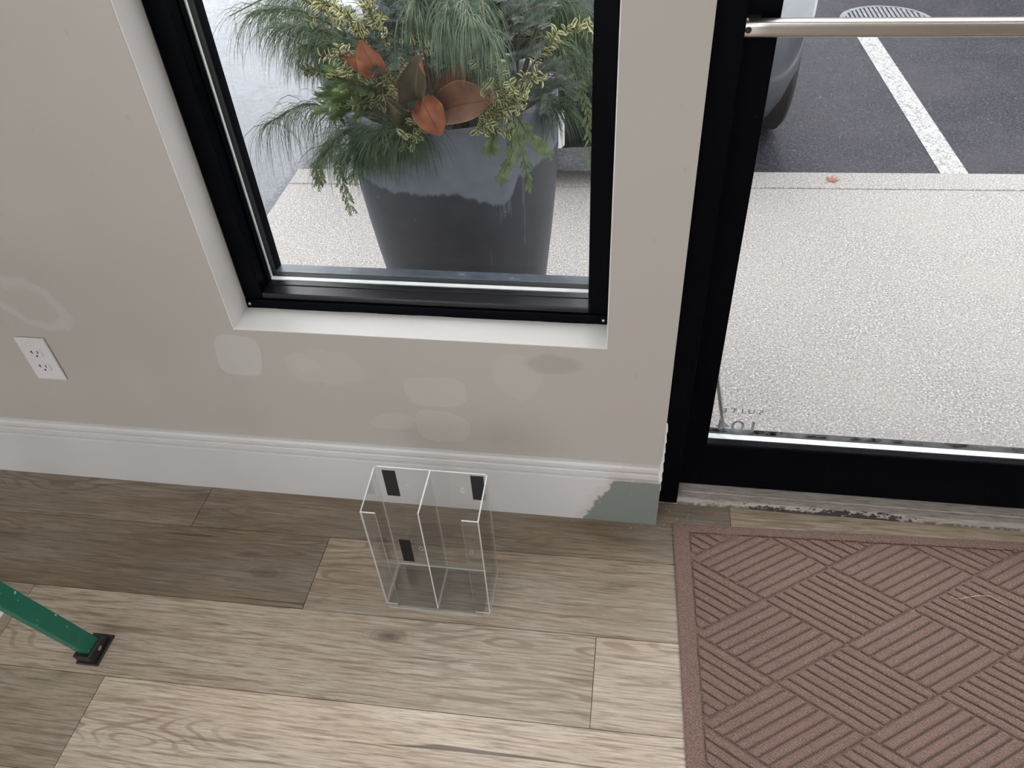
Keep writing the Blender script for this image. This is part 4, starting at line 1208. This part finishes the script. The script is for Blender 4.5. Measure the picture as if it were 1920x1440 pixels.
SPRIGS = [
    ("pine", "long-needled pine bough arching furthest left at the upper left of the planter", [(-0.641, 0.6, 0.832), (-0.709, 0.52, 0.918), (-0.789, 0.48, 0.929)]),
    ("pine", "pine bough drooping just inside the outermost upper left one", [(-0.626, 0.58, 0.816), (-0.663, 0.5, 0.887), (-0.723, 0.46, 0.911)]),
    ("pine", "bushy pine bough hanging over the left side above the bare fir tips", [(-0.601, 0.52, 0.821), (-0.626, 0.45, 0.872), (-0.676, 0.42, 0.882)]),
    ("pine", "pine bough cut by the top of the view at upper left", [(-0.635, 0.62, 0.865), (-0.702, 0.6, 0.915), (-0.772, 0.58, 0.943)]),
    ("pine", "thin pine tip straying out over the asphalt, furthest left of all", [(-0.701, 0.62, 0.899), (-0.784, 0.6, 0.927), (-0.898, 0.58, 0.89)]),
    ("pine", "lone pine bough arching low over the left side with a curtain of needles", [(-0.654, 0.5, 0.705), (-0.707, 0.45, 0.75), (-0.796, 0.42, 0.718)]),
    ("pine", "pine bough sweeping down past the lower left rim", [(-0.546, 0.46, 0.7), (-0.609, 0.4, 0.714), (-0.656, 0.38, 0.675)]),
    ("pine", "dark pine bough fanned over the left front of the rim", [(-0.516, 0.44, 0.703), (-0.55, 0.36, 0.716), (-0.595, 0.34, 0.689)]),
    ("pine", "dark pine bough hanging close beside the left planter wall", [(-0.491, 0.44, 0.71), (-0.506, 0.34, 0.743), (-0.54, 0.33, 0.724)]),
    ("pine", "dark pine bough lying on the front rim left of the copper leaves", [(-0.439, 0.42, 0.713), (-0.452, 0.35, 0.744), (-0.476, 0.33, 0.736)]),
    ("pine", "pale green pine plume hanging in the very middle of the arrangement", [(-0.368, 0.5, 0.998), (-0.33, 0.38, 0.984), (-0.308, 0.33, 0.963)]),
    ("pine", "pale pine plume just left of the large middle plume", [(-0.374, 0.48, 1.004), (-0.356, 0.38, 0.98), (-0.354, 0.35, 0.953)]),
    ("pine", "short pale pine plume right of the large middle plume", [(-0.311, 0.45, 0.946), (-0.288, 0.37, 0.937), (-0.276, 0.35, 0.915)]),
    ("pine", "pale pine plume behind the middle ones, against dark fir", [(-0.422, 0.5, 0.99), (-0.415, 0.42, 0.983), (-0.428, 0.4, 0.961)]),
    ("pine", "pine bough drooping beside the right window stile", [(-0.222, 0.62, 0.841), (-0.164, 0.62, 0.846), (-0.128, 0.6, 0.82)]),
    ("pine", "pine bough at upper right reaching behind the window stile", [(-0.226, 0.66, 0.85), (-0.166, 0.64, 0.878), (-0.119, 0.62, 0.841)]),
    ("pine", "pine bough hanging straight down at the right edge", [(-0.229, 0.58, 0.832), (-0.169, 0.55, 0.837), (-0.13, 0.55, 0.788)]),
    ("pine", "small dark pine bough over the right rim of the planter", [(-0.24, 0.55, 0.724), (-0.19, 0.52, 0.731), (-0.161, 0.52, 0.714)]),
    ("pine", "fine pine bough in the upper right corner of the window", [(-0.255, 0.62, 0.884), (-0.197, 0.62, 0.905), (-0.136, 0.62, 0.899)]),
    ("fir", "broad grey fir branch rising to the upper right", [(-0.293, 0.5, 0.88), (-0.219, 0.45, 0.935), (-0.14, 0.42, 0.976)]),
    ("fir", "grey fir branch just below the broad upper right one", [(-0.291, 0.48, 0.856), (-0.231, 0.42, 0.911), (-0.163, 0.4, 0.945)]),
    ("fir", "flat grey fir branch reaching right over the planter rim", [(-0.266, 0.5, 0.762), (-0.193, 0.46, 0.789), (-0.116, 0.45, 0.793)]),
    ("fir", "grey fir branch slanting up to the right above the flat one", [(-0.262, 0.48, 0.781), (-0.199, 0.43, 0.822), (-0.14, 0.42, 0.846)]),
    ("fir", "short grey fir branch right of the pale middle plume", [(-0.298, 0.5, 0.806), (-0.234, 0.42, 0.856), (-0.184, 0.4, 0.888)]),
    ("fir", "dark fir tip leaning left at the top centre", [(-0.283, 0.52, 0.905), (-0.301, 0.48, 0.946), (-0.321, 0.46, 0.98)]),
    ("fir", "upright fir leader standing behind the middle", [(-0.306, 0.52, 0.821), (-0.297, 0.5, 0.891), (-0.281, 0.5, 0.979)]),
    ("fir", "small fir tip over the right rim", [(-0.245, 0.5, 0.727), (-0.191, 0.44, 0.781), (-0.173, 0.42, 0.778)]),
    ("fir", "blue-green fir tip pointing left above the copper leaves", [(-0.436, 0.45, 0.877), (-0.466, 0.38, 0.886), (-0.511, 0.35, 0.856)]),
    ("fir", "dark blue-green fir branch rising left of the middle plume", [(-0.431, 0.48, 0.887), (-0.42, 0.42, 0.946), (-0.424, 0.4, 0.989)]),
    ("fir", "blue-green fir branch at the top left of centre", [(-0.464, 0.48, 0.888), (-0.48, 0.44, 0.93), (-0.488, 0.42, 0.975)]),
    ("fir", "blue-green fir branch behind the upper left boxwood", [(-0.501, 0.46, 0.831), (-0.535, 0.42, 0.892), (-0.574, 0.42, 0.918)]),
    ("lightfir", "bright green fir tip, uppermost of the three at left", [(-0.51, 0.42, 0.781), (-0.555, 0.37, 0.822), (-0.611, 0.36, 0.849)]),
    ("lightfir", "bright green fir tip, middle one of the three at left", [(-0.524, 0.42, 0.764), (-0.575, 0.38, 0.797), (-0.649, 0.38, 0.794)]),
    ("lightfir", "bright green fir tip, lowest of the three at left", [(-0.528, 0.42, 0.741), (-0.58, 0.38, 0.769), (-0.66, 0.38, 0.763)]),
    ("box", "yellow-edged boxwood sprig reaching furthest left at the top", [(-0.615, 0.5, 0.892), (-0.633, 0.45, 0.943), (-0.665, 0.42, 0.972)]),
    ("box", "yellow-edged boxwood sprig second from left at the top", [(-0.565, 0.48, 0.888), (-0.58, 0.42, 0.942), (-0.609, 0.4, 0.972)]),
    ("box", "yellow-edged boxwood sprig rising above the copper leaf pair", [(-0.541, 0.46, 0.863), (-0.544, 0.38, 0.925), (-0.545, 0.36, 0.965)]),
    ("box", "tall yellow-edged boxwood sprig at top left of centre", [(-0.513, 0.46, 0.894), (-0.504, 0.38, 0.94), (-0.502, 0.36, 0.978)]),
    ("box", "yellow-edged boxwood sprig arching left past the copper leaf pair", [(-0.541, 0.44, 0.828), (-0.56, 0.36, 0.868), (-0.587, 0.35, 0.891)]),
    ("box", "short yellow-edged boxwood sprig below the left copper leaf", [(-0.545, 0.44, 0.806), (-0.552, 0.36, 0.852), (-0.574, 0.35, 0.861)]),
    ("box", "yellow-edged boxwood sprig standing left of the big olive leaf", [(-0.516, 0.465, 0.747), (-0.489, 0.385, 0.819), (-0.504, 0.375, 0.864)]),
    ("box", "yellow-edged boxwood sprig behind the top of the olive leaf", [(-0.512, 0.465, 0.77), (-0.474, 0.385, 0.845), (-0.475, 0.375, 0.884)]),
    ("box", "low yellow-edged boxwood sprig left of the olive leaf", [(-0.529, 0.465, 0.736), (-0.486, 0.385, 0.803), (-0.486, 0.375, 0.813)]),
    ("box", "boxwood sprig below the pale middle plume", [(-0.451, 0.485, 0.839), (-0.424, 0.405, 0.898), (-0.449, 0.395, 0.92)]),
    ("box", "bright yellow-edged boxwood sprig rising right of the brown leaf", [(-0.288, 0.42, 0.749), (-0.277, 0.35, 0.832), (-0.282, 0.34, 0.885)]),
    ("box", "bright yellow-edged boxwood sprig reaching furthest right", [(-0.288, 0.42, 0.755), (-0.241, 0.35, 0.827), (-0.188, 0.34, 0.861)]),
    ("box", "bright boxwood sprig just under the furthest reaching right one", [(-0.283, 0.42, 0.744), (-0.242, 0.35, 0.806), (-0.214, 0.34, 0.831)]),
    ("box", "lowest bright boxwood sprig over the right front rim", [(-0.289, 0.42, 0.738), (-0.259, 0.35, 0.79), (-0.225, 0.34, 0.8)]),
    ("box", "leafy boxwood sprig touching the tip of the brown leaf", [(-0.312, 0.42, 0.726), (-0.288, 0.34, 0.799), (-0.266, 0.34, 0.82)]),
    ("box", "upright boxwood sprig behind the bright right cluster", [(-0.299, 0.42, 0.76), (-0.274, 0.36, 0.828), (-0.256, 0.36, 0.863)]),
    ("box", "drooping boxwood tip under the orange leaf", [(-0.456, 0.4, 0.728), (-0.448, 0.35, 0.733), (-0.455, 0.33, 0.729)]),
    ("box", "drooping boxwood tip under the brown leaf", [(-0.314, 0.4, 0.735), (-0.293, 0.35, 0.752), (-0.281, 0.34, 0.746)]),
    ("box", "pale boxwood sprig low at left beside the bright fir", [(-0.604, 0.45, 0.757), (-0.627, 0.42, 0.824), (-0.683, 0.42, 0.829)]),
    ("box", "boxwood sprig with long cream leaves at the upper right by the stile", [(-0.219, 0.5, 0.817), (-0.153, 0.5, 0.88), (-0.102, 0.5, 0.9)]),
    ("box", "dull boxwood sprig between bright fir and copper leaves", [(-0.532, 0.44, 0.75), (-0.544, 0.38, 0.78), (-0.567, 0.37, 0.79)]),
    ("cedar", "yellow-green cedar spray slanting down left over the front rim", [(-0.447, 0.42, 0.742), (-0.492, 0.34, 0.726), (-0.579, 0.33, 0.652)]),
    ("cedar", "cedar spray hanging lowest at left, past the rim", [(-0.572, 0.42, 0.694), (-0.618, 0.36, 0.667), (-0.624, 0.36, 0.565)]),
    ("cedar", "short cedar spray at far left below the lone pine bough", [(-0.648, 0.46, 0.674), (-0.691, 0.42, 0.636), (-0.706, 0.42, 0.59)]),
    ("cedar", "long cedar spray hanging down the right front of the planter", [(-0.261, 0.42, 0.744), (-0.233, 0.34, 0.741), (-0.215, 0.335, 0.646)]),
    ("cedar", "thin cedar spray beside the long right one", [(-0.267, 0.42, 0.738), (-0.246, 0.34, 0.707), (-0.263, 0.33, 0.66)]),
    ("cedar", "cedar spray curling right over the rim", [(-0.255, 0.42, 0.744), (-0.214, 0.35, 0.737), (-0.186, 0.34, 0.714)]),
    ("cedar", "cedar spray trailing down along the window stile", [(-0.161, 0.58, 0.777), (-0.115, 0.56, 0.715), (-0.103, 0.55, 0.597)]),
    ("cedar", "tiny cedar tip over the rim under the brown leaf", [(-0.296, 0.42, 0.727), (-0.282, 0.34, 0.735), (-0.289, 0.34, 0.712)]),
    ("magnolia", "reddish copper magnolia leaf standing at upper left of the leaves", [(-0.509, 0.38, 0.842), (-0.526, 0.35, 0.909)]),
    ("magnolia", "narrow copper magnolia leaf, leftmost of the leaves", [(-0.521, 0.38, 0.845), (-0.565, 0.35, 0.893)]),
    ("magnolia", "large olive magnolia leaf standing upright with curled edges", [(-0.427, 0.365, 0.792), (-0.408, 0.305, 0.893)]),
    ("magnolia", "bright orange magnolia leaf hanging over the rim", [(-0.425, 0.36, 0.801), (-0.385, 0.31, 0.752)]),
    ("magnolia", "wide brown magnolia leaf pointing right over the rim", [(-0.402, 0.38, 0.76), (-0.28, 0.32, 0.818)]),
    ("magnolia", "dark brown magnolia leaf half hidden behind the pale plume", [(-0.393, 0.42, 0.765), (-0.346, 0.38, 0.856)]),
    ("magnolia", "small olive magnolia leaf left of the orange one", [(-0.464, 0.4, 0.75), (-0.494, 0.36, 0.789)]),
    ("magnolia", "dark magnolia leaf behind the wide brown one", [(-0.376, 0.42, 0.771), (-0.329, 0.38, 0.83)]),
]
rg = random.Random(99)
MG = {  # half-width, direction the visible face looks, curl, edge waviness, materials (visible face, other face)
    0: (.030, (.1, -1, .5), .7, .003, ('magback', 'magtop')), 1: (.017, (-.2, -1, .6), 1.0, .003, ('magback', 'magtop')),
    2: (.040, (-.1, -1, .3), .9, .008, ('magtop', 'magback')), 3: (.034, (.25, -1, .55), .55, .004, ('magback', 'magtop')),
    4: (.044, (.1, -1, .75), .5, .003, ('magbrown', 'magtop')), 5: (.034, (.2, -1, .4), .6, .003, ('magbrown', 'magtop')),
    6: (.028, (-.2, -1, .4), .8, .005, ('magtop', 'magback')), 7: (.028, (.1, -1, .6), .6, .003, ('magbrown', 'magtop'))}
nm = 0
for kind, label, P in SPRIGS:
    grp = {'pine': 'pine boughs in the planter', 'fir': 'fir sprigs in the planter', 'lightfir': 'fir sprigs in the planter', 'box': 'variegated boxwood sprigs in the planter',
           'cedar': 'cedar sprays in the planter', 'magnolia': 'magnolia leaves in the planter'}[kind]
    if kind == 'pine':
        pale = 'pale' in label
        mt = M['pinepale'] if pale else M['pinedark'] if 'dark' in label else M['pine']
        thin = 'thin' in label
        pine(P, label, rg, mt, grp, length=.135 if ('lone' in label or 'upper left' in label) else .115 if 'middle' in label else .105, dens=.25 if thin else 1.1 if 'lone' in label else 1.35 if ('left' in label and 'pale' not in label) else 1.0, droop=2.0 if 'middle' in label else 1.4 if 'lone' in label else 1.0)
    elif kind == 'fir':
        fir(P, label, rg, M['firblue'] if 'blue' in label else M['fir'], grp)
    elif kind == 'lightfir':
        fir(P, label, rg, M['firlight'], grp, nl=.020, mw=.0011, dens=700, twigs=4)
    elif kind == 'box':
        boxwood(P, label, rg, grp, size=.018 if 'long cream' in label else .015)
    elif kind == 'cedar':
        cedar(P, label, rg, grp)
    else:
        wd, fc, cu, wv, mm = MG[nm]; nm += 1
        magnolia(P, label, rg, wd, fc, cu, wv, [M[mm[0]], M[mm[1]]], grp)

# the thick of the arrangement: fir and pine cut short around the middle
NFILL = 46
for k in range(NFILL):
    az = R(360*k/NFILL*2.618 + rg.uniform(-8, 8)); el = R(rg.choice((8, 25, 45, 65, 80)) + rg.uniform(-6, 8))
    L = rg.uniform(.20, .36) if el > .6 else rg.uniform(.17, .26)
    d = Vector((math.cos(az)*math.cos(el), math.sin(az)*math.cos(el), math.sin(el)))
    o_ = Vector((PX, PY+.02, ZS+.74)); tip = o_ + d*(L+.10*(d.z > .5))
    if tip.y < .36: tip.y = .36 + rg.uniform(0, .04)
    mid = o_.lerp(tip, .55) + Vector((0, 0, .02))
    st_ = o_.lerp(tip, .25)
    tip.z -= .02
    if k % 3 == 2:
        pine([st_, mid, tip], 'short dark green pine bough deep in the planter arrangement', rg, M['pinedark'], 'short pine boughs deep in the arrangement', length=.085, dens=.8)
    else:
        fir([st_, mid, tip], 'short dark green fir sprig deep in the planter arrangement', rg, M['fir'] if k % 2 else M['firblue'], 'short fir sprigs deep in the arrangement', dens=430, twigs=4)
